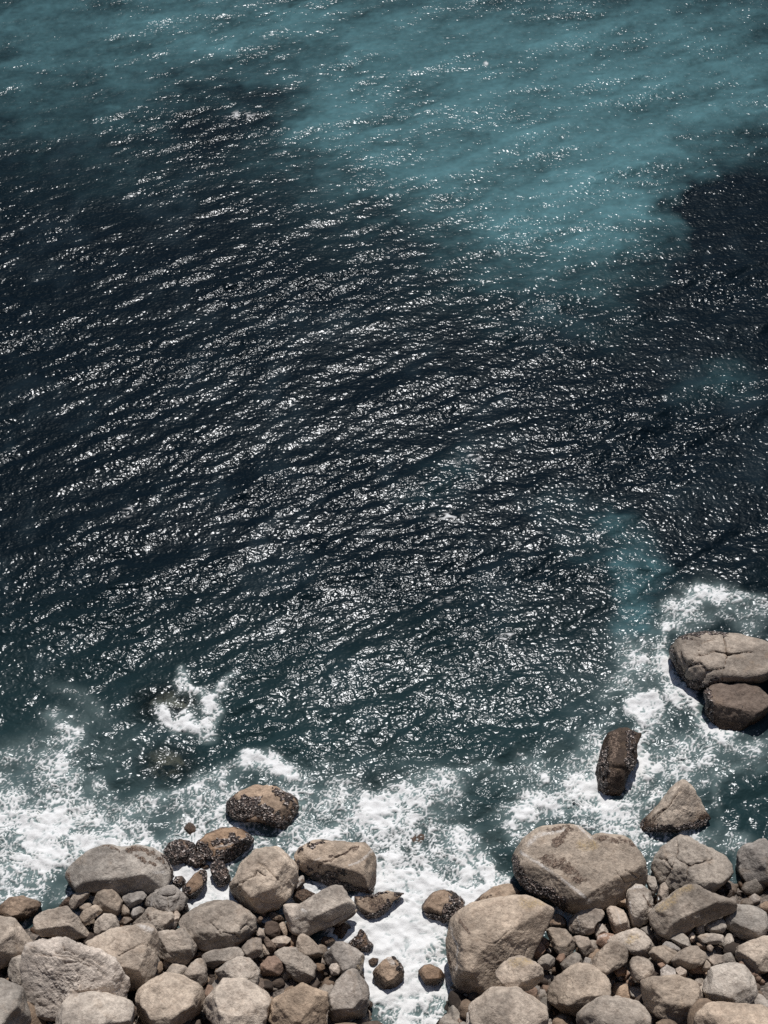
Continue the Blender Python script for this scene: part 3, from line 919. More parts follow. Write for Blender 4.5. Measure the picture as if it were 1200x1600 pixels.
rock('Z2', [(165, 500), (215, 420), (330, 340), (510, 265), (680, 250), (770, 300), (880, 380), (950, 440), (960, 540), (930, 620), (830, 690), (720, 720), (560, 735), (430, 740), (370, 710), (310, 620), (220, 540)],
     'big oval grey-tan boulder below the patch of trapped foam', tint='tan', group=BIG, depth=.7, k=.5, lift=.1, rough=1.3, extra=3,
     faces=[(-5, 72, .62), (0, 30, .74), (70, 30, .85)], cracks=[[(500, 480), (570, 550), (600, 590)], [(620, 575), (740, 590), (780, 630)], [(800, 545), (860, 500), (910, 530)]])
rock('R3', [(325, 1000), (340, 930), (355, 860), (400, 810), (470, 775), (540, 750), (640, 725), (740, 715), (800, 708), (880, 750), (925, 790), (920, 830), (860, 930), (820, 1010), (790, 1060), (760, 1180), (700, 1300), (560, 1350), (430, 1300), (370, 1180), (345, 1100)],
     'huge tan boulder beside the foam channel, ridged, with salt line', tint='warm', group=BIG, depth=.62, k=.55, extra=2, sharp=16,
     faces=[(-25, 76, .50), (30, 36, .50), (-75, 20, .70)],
     salt=[([(350, 870), (365, 930), (400, 1000), (390, 1130)], 2.0)], lichen=[([(760, 770), (860, 765), (820, 740)], 8)],
     stain=[([(330, 1000), (360, 1120)], 5), ([(400, 850), (460, 930)], 4)])
rock('R3', [(455, 795), (500, 745), (590, 680), (650, 658), (700, 660), (745, 708), (690, 745), (600, 770), (500, 800)],
     'low stone wedged behind the huge tan boulder on its seaward side', tint='warm', name='stone', group=MED, depth=.6, lift=.2, stain=[([(460, 785), (590, 735)], 3)])
rock('R4', [(35, 590), (45, 530), (110, 430), (200, 380), (300, 350), (380, 345), (430, 365), (470, 400), (512, 436), (535, 415), (600, 420), (690, 430), (740, 455), (785, 510), (810, 640), (800, 700), (740, 760), (650, 800), (560, 835), (480, 840), (400, 865), (330, 840), (230, 775), (130, 735), (70, 680)],
     'largest boulder, heart-shaped, with white diagonal line and dark hollow', tint='warm', group=BIG, depth=.62, k=.55, extra=2, sharp=16,
     faces=[(25, 66, .58), (-40, 20, .70), (-20, 60, .66), (30, 8, .72)],
     salt=[([(90, 525), (180, 580), (300, 660), (400, 740), (485, 805)], 2.4), ([(130, 480), (200, 420), (330, 385)], 3.5), ([(400, 355), (500, 440)], 2)],
     lichen=[([(430, 470), (520, 480)], 8)], stain=[([(230, 565), (330, 590), (420, 680)], 15), ([(50, 520), (110, 440), (200, 390), (370, 350)], 7), ([(280, 470), (370, 390)], 9), ([(520, 425), (740, 465)], 8), ([(50, 600), (90, 670), (200, 740), (340, 820)], 9)],
     cracks=[[(645, 490), (750, 540)], [(640, 630), (700, 700), (760, 680)], [(700, 630), (770, 670)]],
     crust=[([(45, 560), (60, 640), (140, 720), (250, 770), (330, 830)], 9)])
rock('R4', [(835, 620), (845, 570), (900, 500), (980, 440), (1020, 418), (1055, 425), (1120, 470), (1200, 500), (1290, 560), (1310, 660), (1250, 730), (1180, 745), (1100, 760), (1000, 770), (940, 760), (900, 700), (870, 690)],
     'large grey boulder split by a long branching crack, at right', tint='grey', group=BIG, depth=.75, k=.6, rough=1.6, extra=3, faces=[(20, 68, .66), (-50, 35, .72), (10, 15, .8)], crack_w=1.7,
     cracks=[[(980, 440), (985, 520), (950, 610), (910, 690), (890, 760)], [(850, 550), (910, 560), (950, 610)], [(985, 560), (1060, 600), (1200, 560)], [(1050, 600), (1040, 690)], [(910, 560), (905, 600)]])
rock('R4', [(875, 765), (890, 710), (915, 690), (935, 720), (935, 785), (890, 805)],
     'narrow grey chunk at the foot of the split boulder', name='stone', category='stone', tint='cool', group=MED, lift=.55)
rock('R4', [(820, 890), (850, 850), (960, 760), (1050, 695), (1090, 700), (1200, 760), (1320, 800), (1350, 860), (1210, 900), (1080, 940), (1020, 975), (930, 1015), (870, 990), (830, 940)],
     'blocky boulder with yellow lichen on its ridge and shaded front', tint='tan', group=BIG, depth=.65, k=.75, lift=.35, sharp=18, extra=2, rough=1.3,
     faces=[(-25, 66, .58), (20, 6, .46), (-70, 30, .8)], lichen=[([(880, 840), (960, 790), (1050, 715)], 8)])

# ---- lower left pile
rock('Z1', [(-190, 420), (-100, 360), (0, 335), (70, 308), (150, 318), (240, 420), (355, 600), (340, 622), (220, 645), (100, 625), (0, 605), (-120, 600), (-200, 520)],
     'squared boulder with pale flat top and shaded front, left edge', tint='tan', group=BIG, depth=.65, k=.7, lift=.2, sharp=20, extra=1, faces=[(5, 70, .54), (8, 4, .48), (55, 20, .75)])
rock('Z1', [(20, 345), (100, 250), (190, 185), (230, 240), (190, 320), (100, 340)],
     'brown stone half hidden between squared boulder and oval stone', name='stone', category='stone', tint='brown', group=MED, lift=.05)
rock('Z1', [(148, 265), (200, 190), (280, 135), (340, 128), (362, 165), (345, 230), (290, 280), (210, 347), (168, 330)],
     'long oval grey stone leaning below the flat-topped boulder', name='stone', tint='cool', group=MED, lift=.45)
rock('Z1', [(355, 175), (380, 135), (480, 112), (530, 130), (460, 190), (380, 220)],
     'purplish stone squeezed under the flat-topped boulder', name='stone', category='stone', tint='dark', group=SMALL, lift=.45)
rock('Z1', [(375, 285), (430, 180), (480, 138), (560, 143), (630, 198), (678, 270), (672, 345), (640, 402), (580, 405), (500, 395), (430, 340)],
     'smooth rounded tan stone in front of the flat-topped boulder', name='stone', tint='tan', group=MED, lift=.5, faces=[(-10, 62, .68), (10, 5, .8)], sharp=14)
rock('Z1', [(250, 325), (280, 288), (350, 278), (380, 300), (335, 355), (268, 375)],
     'small mauve stone behind the smooth knuckle-shaped stone', name='stone', category='stone', tint='cool', group=SMALL, lift=.35)
rock('Z1', [(258, 405), (290, 358), (400, 302), (440, 308), (488, 360), (462, 392), (370, 452), (310, 492), (268, 455)],
     'knuckle-shaped pale stone right of the squared boulder', name='stone', tint='tan', group=MED, lift=.55)
rock('Z1', [(398, 535), (410, 460), (490, 388), (560, 393), (618, 420), (655, 520), (560, 560), (480, 600), (415, 610)],
     'flat-topped pale stone below the smooth rounded stone', name='stone', tint='tan', group=MED, lift=.35, faces=[(0, 70, .55), (0, 0, .7)])
rock('Z1', [(668, 412), (678, 300), (708, 286), (757, 350), (763, 425), (710, 436)],
     'upright narrow stone beside the smooth rounded stone', name='stone', category='stone', tint='tan', group=SMALL, lift=.3)
rock('Z1', [(763, 380), (788, 325), (840, 313), (898, 350), (882, 392), (830, 432), (788, 442), (768, 420)],
     'small round grey stone with a pale ring line', name='stone', category='stone', tint='cool', group=SMALL, lift=.35, salt=[([(790, 400), (800, 350), (830, 325)], .7)])
rock('Z1', [(642, 475), (690, 418), (760, 428), (805, 452), (755, 495), (680, 520)],
     'dark small stone under the upright narrow stone', name='stone', category='stone', tint='cool', group=SMALL, lift=.2)
rock('Z1', [(668, 222), (740, 188), (830, 168), (882, 168), (922, 212), (872, 275), (762, 335), (700, 275)],
     'mauve-grey chunk tucked under the flat-topped boulder', name='stone', tint='cool', group=MED, lift=.5)
rock('Z1', [(872, 312), (880, 258), (1000, 168), (1120, 113), (1185, 113), (1245, 160), (1325, 240), (1315, 312), (1240, 365), (1130, 380), (1040, 358), (960, 332)],
     'knobbly grey stone with pale veins, right of the flat-topped boulder', name='stone', tint='cool', group=MED, lift=.35, rough=1.6,
     salt=[([(930, 290), (940, 250), (980, 240), (960, 300)], .8)], cracks=[[(1060, 200), (1120, 210), (1200, 190)], [(1120, 210), (1140, 360)]])
rock('Z1', [(770, 490), (870, 400), (920, 335), (1000, 343), (1100, 368), (1190, 370), (1220, 470), (1200, 590), (1050, 600), (900, 570)],
     'pitted tan stone with dark holes behind the cracked pale block', name='stone', tint='tan', group=MED, lift=.2, rough=1.7,
     stain=[([(930, 400), (950, 455)], 2.5), ([(985, 425), (1000, 435)], 1.6), ([(1040, 550), (1050, 553)], 1.2)])  # dark of the holes put into the colour as spots
rock('Z1', [(285, 680), (420, 610), (560, 550), (740, 508), (860, 488), (960, 508), (1032, 560), (1032, 800), (1015, 950), (980, 1080), (800, 1130), (600, 1100), (450, 920), (330, 750)],
     'large pale block crossed by one fine crack, lower left', tint='tan', group=BIG, depth=.62, k=.75, lift=.35, sharp=20, extra=1, faces=[(-20, 66, .58), (70, 25, .72), (-25, 20, .72)],
     cracks=[[(625, 808), (720, 750), (880, 690), (940, 710)], [(530, 700), (600, 640)], [(915, 610), (940, 690)]], salt=[([(850, 500), (960, 560)], 4)], crack_w=.9)
rock('Z1', [(-300, 700), (-120, 625), (0, 603), (120, 618), (240, 678), (380, 718), (520, 768), (640, 850), (712, 950), (760, 1080), (730, 1240), (560, 1400), (200, 1450), (-200, 1400), (-330, 1100)],
     'layered pale boulder with curved ledges in the lower left corner', tint='pale', group=BIG, depth=.42, bulge=1.35, k=.5, lift=.5, extra=2, rough=2.2, sharp=20, faces=[(10, 80, .5), (45, 35, .6), (-20, 50, .62)],
     cracks=[[(-200, 780), (0, 790), (200, 800), (330, 830), (450, 920), (520, 1000)], [(0, 755), (200, 765), (380, 820), (500, 900)], [(100, 850), (280, 840), (370, 900)], [(90, 680), (100, 720), (250, 750)]], crack_w=2.0, crack_d=2.4)
rock('Z2', [(-60, 590), (20, 555), (100, 555), (150, 560), (190, 518), (230, 528), (330, 650), (368, 720), (362, 785), (250, 893), (150, 865), (0, 810), (-60, 720)],
     'smooth tan boulder right of the cracked pale block', tint='tan', group=MED, depth=.7, k=.6, lift=.25, faces=[(-10, 66, .62), (10, 0, .75)])
rock('Z2', [(112, 475), (140, 370), (165, 358), (202, 400), (172, 505), (140, 565), (118, 525)],
     'slim whitish upright stone left of the big oval boulder', name='stone', category='stone', tint='pale', group=SMALL, lift=.45)
rock('Z2', [(395, 812), (470, 758), (720, 722), (800, 722), (848, 780), (822, 815), (700, 845), (600, 875), (520, 940), (450, 885)],
     'flat pale slab just below the big oval boulder', name='stone', tint='tan', group=MED, depth=.6, lift=.3, sharp=18, faces=[(0, 70, .5), (0, 0, .6)])
rock('Z2', [(806, 722), (860, 658), (940, 623), (1003, 638), (1024, 740), (985, 805), (900, 835), (850, 795)],
     'grey stone at the lower right of the big oval boulder', name='stone', tint='cool', group=MED, lift=.4)
rock('Z2', [(540, 960), (640, 880), (790, 798), (900, 818), (955, 890), (990, 960), (970, 1080), (800, 1150), (600, 1110)],
     'broad tan stone below the flat pale slab', name='stone', tint='tan', group=MED, depth=.7, lift=.35, faces=[(0, 68, .6), (0, 5, .75)])
rock('Z2', [(245, 960), (310, 868), (370, 812), (432, 850), (465, 940), (470, 1060), (400, 1120), (270, 1080)],
     'steep tan stone left of the broad tan stone, below the slab', name='stone', tint='tan', group=MED, lift=.4)
rock('Z2', [(345, 795), (380, 758), (445, 780), (405, 822), (358, 822)],
     'small brown stone in the gap left of the flat pale slab', name='stone', category='stone', tint='brown', group=SMALL, lift=.1)
# ---- pile in the middle
rock('Z3', [(45, 895), (110, 818), (200, 808), (265, 850), (275, 945), (220, 1020), (80, 1020), (40, 955)],
     'rusty red-brown stone among dark wet pebbles, lower middle', name='stone', tint='red', group=MED, lift=.35)
rock('Z3', [(155, 782), (260, 722), (400, 727), (425, 768), (520, 818), (595, 900), (590, 1010), (500, 1080), (380, 1060), (300, 970), (280, 860), (200, 805)],
     'wide pale boulder right of the rusty stone', tint='tan', group=MED, depth=.65, lift=.35, faces=[(5, 68, .58), (0, 0, .7)])
rock('Z3', [(392, 692), (420, 588), (460, 582), (560, 648), (635, 720), (673, 792), (600, 835), (550, 855), (480, 813), (408, 752)],
     'lens-shaped stone just below the long tilted slab', name='stone', tint='tan', group=MED, lift=.5)
rock('Z3', [(672, 802), (720, 740), (790, 658), (850, 668), (1020, 758), (1078, 790), (1072, 852), (1045, 965), (960, 1030), (850, 975), (750, 900), (678, 885)],
     'angular grey boulder at the left bank of the foam channel', tint='cool', group=BIG, k=.55, lift=.2, sharp=18, extra=2, faces=[(-20, 62, .62), (10, 22, .72), (70, 25, .72)], lichen=[([(1050, 800), (1000, 960)], 4)])
rock('Z3', [(742, 572), (860, 452), (912, 490), (958, 555), (922, 603), (820, 643), (758, 622)],
     'little brown pyramid stone at the end of the long tilted slab', name='stone', category='stone', tint='brown', group=SMALL, lift=.05, faces=[(-40, 40, .6), (50, 40, .6)], sharp=18)
rock('Z3', [(636, 652), (665, 613), (760, 623), (790, 655), (742, 708), (658, 703)],
     'small tan stone between lens-shaped stone and pyramid stone', name='stone', category='stone', tint='tan', group=SMALL, lift=.15)
rock('Z3', [(357, 222), (400, 158), (460, 136), (585, 190), (575, 225), (430, 330), (388, 292)],
     'dark grey stone behind the long tilted slab', name='stone', tint='cool', group=MED, lift=.1, stain=[([(390, 235), (400, 230)], 1.5)])
rock('Z3', [(905, 692), (1000, 600), (1030, 548), (1072, 570), (1112, 650), (1154, 700), (1112, 762), (1070, 792), (985, 745)],
     'barnacle-speckled pointed rock touching the angular grey boulder in foam', name='stone', tint='brown', group=SURF, zc=.12, water=True, crust=[([(940, 690), (1050, 600)], 7), ([(1060, 770), (1130, 700)], 6)])
rock('Z6', [(218, 852), (270, 823), (328, 833), (312, 883), (275, 918), (243, 887)],
     'tiny brown rock alone in the foam channel', name='stone', category='stone', tint='brown', group=SURF, zc=.06, water=True)
rock('Z6', [(265, 970), (340, 868), (420, 813), (482, 813), (532, 880), (580, 960), (560, 1080), (420, 1130), (290, 1080)],
     'brown and white mottled rock at the bottom of the foam channel', name='stone', tint='brown', group=SURF, zc=.3, water=True, salt=[([(430, 830), (470, 880)], 4)], crust=[([(480, 830), (540, 930)], 5)])
rock('Z6', [(710, 960), (780, 898), (840, 893), (945, 940), (990, 1000), (930, 1080), (780, 1080)],
     'low brown rock at the bottom edge beside the huge tan boulder', name='stone', tint='brown', group=SURF, zc=.2, water=True)
rock('Z3', [(78, 562), (90, 480), (150, 458), (217, 480), (248, 540), (243, 602), (170, 618), (108, 603)],
     'glistening black and amber stone between oval boulder and tilted slab', name='stone', category='stone', tint='wet', group=SMALL, lift=.3)
rock('Z3', [(108, 382), (160, 363), (250, 400), (288, 450), (230, 478), (160, 443)],
     'pale stone above the glistening black stone', name='stone', category='stone', tint='tan', group=SMALL, lift=.2)
rock('Z3', [(38, 387), (65, 356), (100, 363), (112, 397), (85, 417), (53, 412)],
     'tiny orange pebble under the round cracked boulder', name='stone', category='stone', tint='red', group=SMALL, lift=.35)
rock('Z3', [(228, 490), (270, 463), (312, 540), (312, 602), (260, 608), (243, 562)],
     'small tan stone on the right of the glistening black stone', name='stone', category='stone', tint='tan', group=SMALL, lift=.25)
rock('Z3', [(3, 592), (30, 518), (70, 538), (112, 600), (72, 642), (18, 642)],
     'small grey stone on the left of the glistening black stone', name='stone', category='stone', tint='cool', group=SMALL, lift=.3)
rock('Z3', [(73, 652), (100, 613), (150, 658), (203, 720), (193, 763), (140, 773)],
     'dark elongated stone under the glistening black stone', name='stone', category='stone', tint='dark', group=SMALL, lift=.3)
rock('Z3', [(148, 652), (200, 618), (290, 608), (353, 640), (303, 692), (220, 722)],
     'flat grey stone above the wide pale boulder', name='stone', category='stone', tint='cool', group=SMALL, lift=.2)
rock('Z3', [(48, 722), (70, 688), (112, 740), (143, 792), (78, 803)],
     'small tan stone above the rusty stone', name='stone', category='stone', tint='tan', group=SMALL, lift=.25)
rock('Z3', [(8, 442), (40, 403), (72, 430), (52, 492), (13, 492)],
     'tiny black and white pebble right of the big oval boulder', name='stone', category='stone', tint='dark', group=SMALL, lift=.35)
rock('Z3', [(718, 495), (820, 428), (960, 368), (1003, 330), (1013, 347), (970, 405), (850, 475), (780, 535)],
     'thin flake along the lower edge of the long tilted slab', name='stone', category='stone', tint='tan', group=SMALL, lift=.35)
rock('Z3', [(632, 880), (655, 818), (678, 870), (672, 900), (645, 905)],
     'tiny upright pebble left of the angular grey boulder', name='stone', category='stone', tint='pale', group=SMALL, lift=.3)
rock('Z3', [(562, 905), (600, 878), (672, 888), (684, 932), (620, 958)],
     'dark speckled pebble right of the wide pale boulder', name='stone', category='stone', tint='brown', group=SMALL, lift=.35)
rock('Z3', [(718, 925), (740, 883), (800, 878), (838, 930), (822, 990), (740, 990)],
     'round pale pebble below the angular grey boulder', name='stone', category='stone', tint='pale', group=SMALL, lift=.5)
# ---- lower right pile
rock('R4', [(700, 740), (750, 706), (800, 708), (837, 740), (852, 800), (847, 850), (812, 912), (760, 948), (723, 942), (704, 850), (694, 790)],
     'tall grey stone with a white stripe, right of the heart-shaped boulder', tint='grey', name='stone', group=MED, lift=.55, salt=[([(712, 810), (720, 880), (728, 935)], 2.2), ([(720, 725), (780, 712)], 3)], stain=[([(790, 760), (830, 830)], 3)])
rock('R4', [(633, 792), (660, 748), (692, 733), (708, 800), (703, 865), (680, 835), (638, 828)],
     'brown-edged stone wedged left of the white-striped stone', name='stone', category='stone', tint='brown', group=MED, lift=.5, salt=[([(675, 745), (700, 850)], .8)])
rock('R4', [(808, 692), (820, 648), (860, 663), (873, 720), (857, 773), (830, 765)],
     'small upright stone between heart-shaped and split boulders', name='stone', category='stone', tint='grey', group=SMALL, lift=.45)
rock('Z4', [(222, 462), (270, 388), (330, 383), (392, 430), (418, 470), (412, 545), (340, 552), (228, 536)],
     'brown and white striped stone beside the huge tan boulder', name='stone', tint='brown', group=MED, lift=.2, salt=[([(290, 400), (300, 480)], .9), ([(370, 430), (390, 530)], .6)])
rock('Z4', [(422, 522), (450, 450), (520, 370), (560, 318), (640, 316), (760, 343), (798, 380), (782, 422), (712, 442), (693, 492), (682, 562), (620, 588), (540, 583), (450, 573)],
     'boot-shaped grey stone under the heart-shaped boulder', name='stone', tint='cool', group=MED, lift=.5, sharp=16, salt=[([(515, 400), (535, 480), (525, 555)], .9)], faces=[(10, 68, .6), (0, 5, .75)], stain=[([(450, 480), (470, 560)], 3)])
rock('Z4', [(798, 342), (830, 308), (900, 318), (983, 360), (1013, 430), (1038, 530), (1003, 585), (930, 595), (868, 565), (828, 462)],
     'rust-flanked stone with white seams right of the boot-shaped stone', name='stone', tint='pale', group=MED, lift=.45, stain=[([(815, 350), (850, 470), (890, 560)], 6)], salt=[([(905, 350), (930, 450), (960, 540), (1020, 540)], 1.2)])
rock('Z4', [(202, 552), (250, 528), (350, 533), (422, 560), (493, 650), (508, 722), (472, 768), (410, 795), (330, 795), (278, 732)],
     'four-sided grey block with a lit flat top, lower right pile', name='stone', tint='grey', group=MED, lift=.55, sharp=22, extra=1, faces=[(10, 68, .55), (45, 15, .62), (-60, 20, .7)])
rock('Z4', [(466, 612), (540, 603), (630, 628), (663, 690), (699, 770), (642, 825), (578, 805), (518, 722)],
     'greenish-grey stone right of the four-sided grey block', name='stone', tint='cool', group=MED, lift=.45)
rock('Z4', [(62, 785), (120, 690), (160, 665), (205, 730), (180, 795), (110, 835)],
     'rusty orange brick-like stone against the huge tan boulder', name='stone', category='stone', tint='red', group=SMALL, lift=.6, sharp=18)
rock('Z4', [(148, 662), (180, 608), (255, 655), (240, 715), (205, 738)],
     'rusty stone just above the orange brick-like stone', name='stone', category='stone', tint='red', group=SMALL, lift=.5)
rock('Z4', [(118, 855), (180, 798), (230, 776), (303, 830), (294, 895), (230, 942), (168, 928)],
     'grey stone below the orange brick-like stone', name='stone', category='stone', tint='grey', group=MED, lift=.5)
rock('Z4', [(342, 895), (420, 818), (500, 768), (553, 790), (578, 870), (573, 925), (480, 942), (368, 945)],
     'smooth rounded grey stone below the four-sided grey block', name='stone', tint='grey', group=MED, lift=.5)
rock('Z4', [(303, 845), (340, 788), (387, 778), (404, 822), (340, 880)],
     'small reddish stone left of the smooth rounded grey stone', name='stone', category='stone', tint='red', group=SMALL, lift=.5)
rock('Z4', [(686, 565), (720, 478), (770, 488), (834, 560), (785, 600), (700, 630)],
     'brownish stone under the boot-shaped stone, right side', name='stone', category='stone', tint='tan', group=SMALL, lift=.35)
rock('Z4', [(703, 685), (720, 608), (800, 578), (893, 590), (835, 655), (760, 716)],
     'white and rust mottled stone in the lower right pile', name='stone', category='stone', tint='red', group=SMALL, lift=.4, salt=[([(720, 630), (790, 600)], 3), ([(840, 610), (850, 620)], 2)])
rock('Z4', [(620, 930), (720, 760), (830, 678), (920, 663), (993, 690), (1019, 780), (1004, 855), (900, 910), (800, 960), (740, 1020), (640, 1010)],
     'rounded egg-like boulder at the bottom of the right pile', tint='tan', group=BIG, k=.8, lift=.5, salt=[([(620, 930), (650, 880)], 1.5)], stain=[([(930, 760), (950, 740)], 2)], faces=[(-20, 62, .7), (30, 10, .75)])
rock('Z5', [(55, 725), (150, 648), (270, 598), (390, 573), (493, 610), (535, 680), (580, 750), (505, 865), (400, 858), (300, 800), (200, 735), (100, 738)],
     'tan boulder with brown stain behind the egg-like boulder', tint='tan', group=MED, k=.6, lift=.35, lichen=[([(300, 680), (380, 660)], 7)], faces=[(15, 64, .6), (10, 5, .7)])
rock('R3', [(600, 1150), (640, 1095), (690, 1065), (740, 1056), (820, 1078), (862, 1115), (868, 1180), (800, 1240), (660, 1230)],
     'pale boulder with yellow lichen in front of the huge tan boulder', tint='tan', group=MED, k=.8, lift=1.0, lichen=[([(700, 1090), (780, 1080)], 7)])
rock('Z5', [(315, 930), (350, 858), (400, 853), (520, 888), (575, 950), (570, 1080), (460, 1140), (330, 1080)],
     'grey boulder right of the egg-like boulder, at the bottom', name='stone', tint='grey', group=MED, lift=.6)
rock('Z5', [(507, 832), (560, 768), (700, 743), (835, 820), (785, 895), (705, 948), (640, 940), (568, 908)],
     'cracked grey stone below the small dark cavern at right', name='stone', tint='grey', group=MED, lift=.5, cracks=[[(690, 750), (720, 780), (800, 830)]])
rock('Z5', [(645, 742), (700, 698), (760, 713), (860, 780), (835, 815), (760, 770)],
     'split slab of stone leaning on the cracked grey stone', name='stone', category='stone', tint='cool', group=SMALL, lift=.55)
rock('Z5', [(717, 652), (780, 622), (870, 607), (923, 650), (960, 745), (870, 780), (800, 725)],
     'smooth grey stone under the yellow-lichened boulder', name='stone', tint='grey', group=MED, lift=.5)
rock('Z5', [(737, 912), (790, 850), (850, 798), (960, 747), (1030, 752), (1114, 820), (1124, 872), (1050, 935), (930, 982), (800, 975)],
     'large smooth oval stone in the lower right pile', name='stone', tint='tan', group=MED, lift=.6, faces=[(-15, 66, .62), (10, 5, .72)])
rock('Z5', [(926, 652), (970, 593), (1014, 650), (993, 705), (948, 710)],
     'small almond-shaped pebble right of the smooth grey stone', name='stone', category='stone', tint='pale', group=SMALL, lift=.45)
rock('Z5', [(1002, 512), (1050, 468), (1093, 510), (1098, 602), (1050, 635), (1007, 614)],
     'upright rounded stone under the yellow-lichened boulder', name='stone', category='stone', tint='grey', group=SMALL, lift=.45)
rock('Z5', [(1012, 652), (1060, 628), (1200, 618), (1300, 638), (1310, 700), (1200, 722), (1060, 704)],
     'long flat stone reaching the right edge of the photo', name='stone', tint='tan', group=MED, lift=.5)
rock('Z5', [(1102, 532), (1200, 468), (1300, 465), (1330, 540), (1290, 600), (1180, 608), (1108, 585)],
     'grey stone above the long flat stone, right edge', name='stone', tint='grey', group=MED, lift=.45)
rock('Z5', [(882, 604), (940, 538), (978, 543), (924, 636)],
     'small reddish sliver below the yellow-lichened boulder', name='stone', category='stone', tint='red', group=SMALL, lift=.5)
rock('Z5', [(1067, 965), (1120, 888), (1164, 940), (1150, 1010), (1078, 1010)],
     'small rounded stone right of the large smooth oval stone', name='stone', category='stone', tint='grey', group=SMALL, lift=.55)
rock('Z5', [(1127, 884), (1200, 828), (1300, 848), (1310, 960), (1170, 962)],
     'grey stone at the right edge, low in the pile', name='stone', category='stone', tint='cool', group=SMALL, lift=.5)
rock('Z5', [(640, 1000), (710, 943), (795, 990), (800, 1080), (700, 1120), (640, 1080)],
     'pale stone on the bottom edge below the cracked grey stone', name='stone', category='stone', tint='pale', group=SMALL, lift=.6)
rock('Z5', [(606, 935), (660, 917), (694, 940), (640, 978)],
     'small pinkish pebble below the cracked grey stone', name='stone', category='stone', tint='red', group=SMALL, lift=.6)
rock('Z5', [(425, 565), (510, 535), (580, 640), (545, 700), (480, 630)],
     'grey stone at the mouth of the small dark cavern', name='stone', category='stone', tint='cool', group=SMALL, lift=.2)
rock('Z5', [(150, 1010), (230, 948), (294, 968), (298, 1050), (180, 1070)],
     'pinkish stone at the bottom right of the egg-like boulder', name='stone', category='stone', tint='red', group=SMALL, lift=.5)
rock('Z5', [(1012, 722), (1060, 700), (1126, 740), (1115, 790), (1028, 756)],
     'brown pebble under the long flat stone', name='stone', category='stone', tint='brown', group=SMALL, lift=.4)
rock('Z5', [(1117, 752), (1160, 727), (1194, 760), (1173, 806), (1127, 790)],
     'tiny cream pebble above the low grey stone at right edge', name='stone', category='stone', tint='pale', group=SMALL, lift=.45)
rock('Z4', [(572, 875), (600, 818), (664, 830), (628, 905), (578, 918)],
     'dark mottled stone left of the egg-like boulder', name='stone', category='stone', tint='cool', group=SMALL, lift=.4)
rock('Z4', [(205, 752), (240, 728), (280, 745), (252, 782)],
     'tiny grey pebble right of the orange brick-like stone', name='stone', category='stone', tint='grey', group=SMALL, lift=.4)
rock('Z5', [(795, 990), (850, 962), (910, 1000), (900, 1070), (800, 1070)],
     'pale stone below the large smooth oval stone', name='stone', category='stone', tint='pale', group=SMALL, lift=.6)

# ---- the shore goes on past the photograph's edge
def blob(cx, cy, rx, ry, tilt, seed):
    r = np.random.default_rng(seed)
    n = 13
    a = np.sort(np.arange(n) * 2 * math.pi / n + r.uniform(-.16, .16, n))
    s = r.uniform(.86, 1.1, n)
    x, y = rx * s * np.cos(a), ry * s * np.sin(a)
    c, q = math.cos(tilt), math.sin(tilt)
    return [(cx + x[i] * c - y[i] * q, cy + x[i] * q + y[i] * c) for i in range(n)]


LOWER = [(-15, 1470, 62, 44, .1, 'tan'), (-10, 1585, 60, 55, .2, 'grey'), (150, 1590, 66, 40, .05, 'tan'), (262, 1566, 58, 46, -.2, 'grey'), (372, 1572, 60, 40, .15, 'tan'),
         (468, 1580, 52, 40, -.1, 'warm'), (545, 1560, 36, 44, .3, 'cool'), (795, 1590, 70, 46, .1, 'tan'), (905, 1545, 52, 36, -.25, 'grey'), (960, 1598, 58, 40, .1, 'tan'),
         (1050, 1558, 56, 38, .2, 'warm'), (1140, 1540, 46, 34, -.2, 'grey'), (1150, 1604, 70, 44, 0, 'tan')]
ORD = ['first', 'second', 'third', 'fourth', 'fifth', 'sixth', 'seventh', 'eighth', 'ninth', 'tenth', 'eleventh', 'twelfth', 'thirteenth']
WORDS = {'tan': 'tan', 'grey': 'grey', 'warm': 'warm brown', 'cool': 'cool grey'}
for i, (cx, cy, rx, ry, tl, tn) in enumerate(LOWER):
    rock('P', blob(cx, cy, rx, ry, tl, 300 + i), '%s boulder along the bottom edge, %s from the left' % (WORDS[tn], ORD[i]),
         tint=tn, group=EDGE, k=.6, lift=.25 if cy < 1575 else .45, sub=5, sharp=22, extra=6)
SIDE = [(1165, 1440, 40, 28, .1, 'grey', 'grey boulder at the right edge below the yellow-lichened boulder'),
        (1185, 1490, 38, 28, -.2, 'tan', 'tan boulder at the right edge beside the long flat stone'),
        (1185, 1350, 34, 40, .1, 'cool', 'cool grey boulder at the right edge behind the split boulder'),
        (30, 1420, 34, 20, -.1, 'brown', 'brown boulder at the left edge where the foam ends'),
        (50, 1515, 40, 26, .1, 'grey', 'grey boulder at the left edge under the squared boulder')]
for i, (cx, cy, rx, ry, tl, tn, lb) in enumerate(SIDE):
    rock('P', blob(cx, cy, rx, ry, tl, 400 + i), lb, tint=tn, group=EDGE, k=.5, lift=.1)


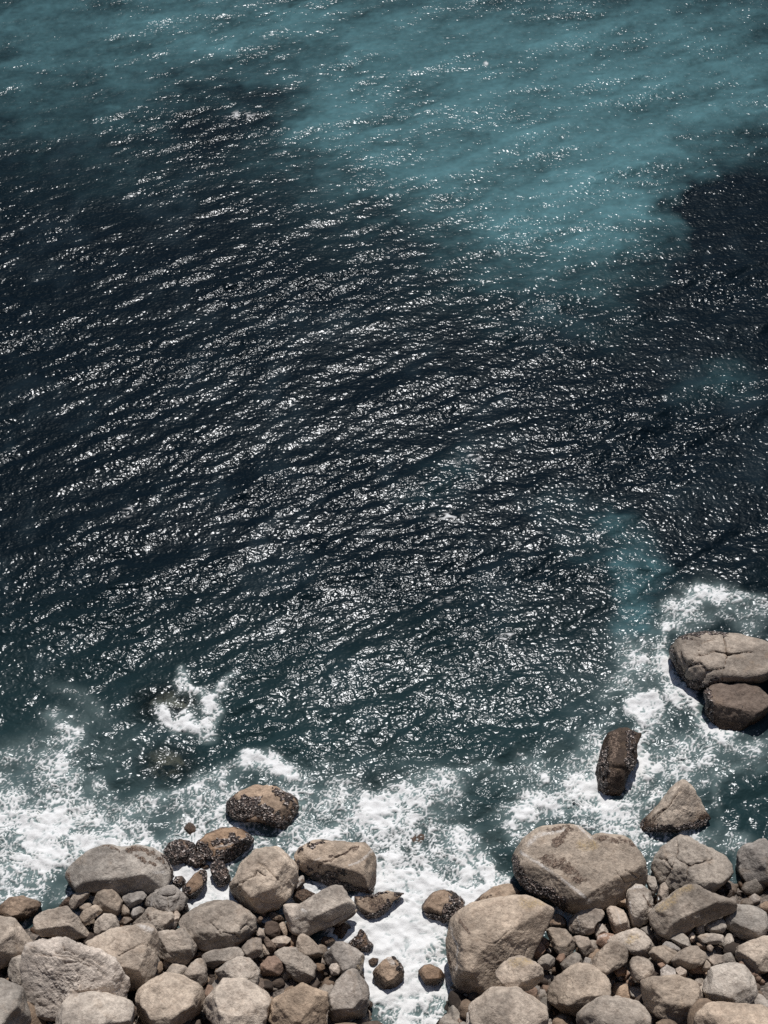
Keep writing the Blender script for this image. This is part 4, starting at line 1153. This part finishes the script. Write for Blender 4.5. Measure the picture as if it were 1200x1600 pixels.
def build_pebbles():
    r = np.random.default_rng(5)
    Vs, Fs, Ts = [], [], []
    n0 = 0
    keys = ['tan', 'grey', 'cool', 'brown', 'dark', 'dark', 'wet', 'red', 'pale', 'brown']
    while len(Vs) < 5000:
        near = len(Vs) < 3300                       # the rest lies beyond the picture's edges
        px, py = (r.uniform(-60, 1260), r.uniform(1340, 1640)) if near else (r.uniform(-700, 1900), r.uniform(1300, 2000))
        if not near and -30 < px < 1230 and py < 1625:
            continue
        P = at_height(px, py, .3)
        g = float(ground_height(P)[0])
        if g < .02:
            continue
        s = float(np.clip(r.lognormal(-2.25, .55), .05, .32))
        if not near:
            s = float(np.clip(r.lognormal(-1.5, .7), .08, 1.1))
        V0, F0 = ICO[1 if s < (.19 if near else .6) else 2]
        sc = np.array([s * r.uniform(.8, 1.5), s * r.uniform(.7, 1.2), s * r.uniform(.5, .9)])
        a = r.uniform(0, 6.28)
        rot = np.array([[math.cos(a), -math.sin(a), 0], [math.sin(a), math.cos(a), 0], [0, 0, 1]])
        tl = r.normal(0, .35)
        rx = np.array([[1, 0, 0], [0, math.cos(tl), -math.sin(tl)], [0, math.sin(tl), math.cos(tl)]])
        ph = r.uniform(0, 6.28, 3)
        bump = 1 + .10 * np.sin(V0 @ r.normal(0, 2.2, 3) + ph[0]) + .07 * np.sin(V0 @ r.normal(0, 3.5, 3) + ph[1])
        U = V0 * bump[:, None]
        for _ in range(6):                      # broken faces
            n = r.normal(0, 1, 3)
            n /= np.linalg.norm(n)
            U = U - np.maximum(U @ n - r.uniform(.55, .85), 0)[:, None] * n
        V = (U * sc) @ rx.T @ rot.T
        P[2] = g + s * r.uniform(.1, .9)
        Vs.append(V + P)
        Fs.append(F0 + n0)
        n0 += len(V0)
        t = np.array(TINTS[keys[r.integers(len(keys))]]) * r.uniform(.65, 1.1)
        Ts.append(np.tile(t, (len(V0), 1)))
    V, F, T = np.concatenate(Vs), np.concatenate(Fs), np.concatenate(Ts)
    add_object('pebbles', mesh_from('pebbles', V, F, {'tint': T, 'paint': np.zeros((len(V), 3))}), MAT_ROCK, kind='stuff',
               label='mixed dark and rusty pebbles filling gaps between boulders', category='pebbles')


build_pebbles()


build_sea(FEET)
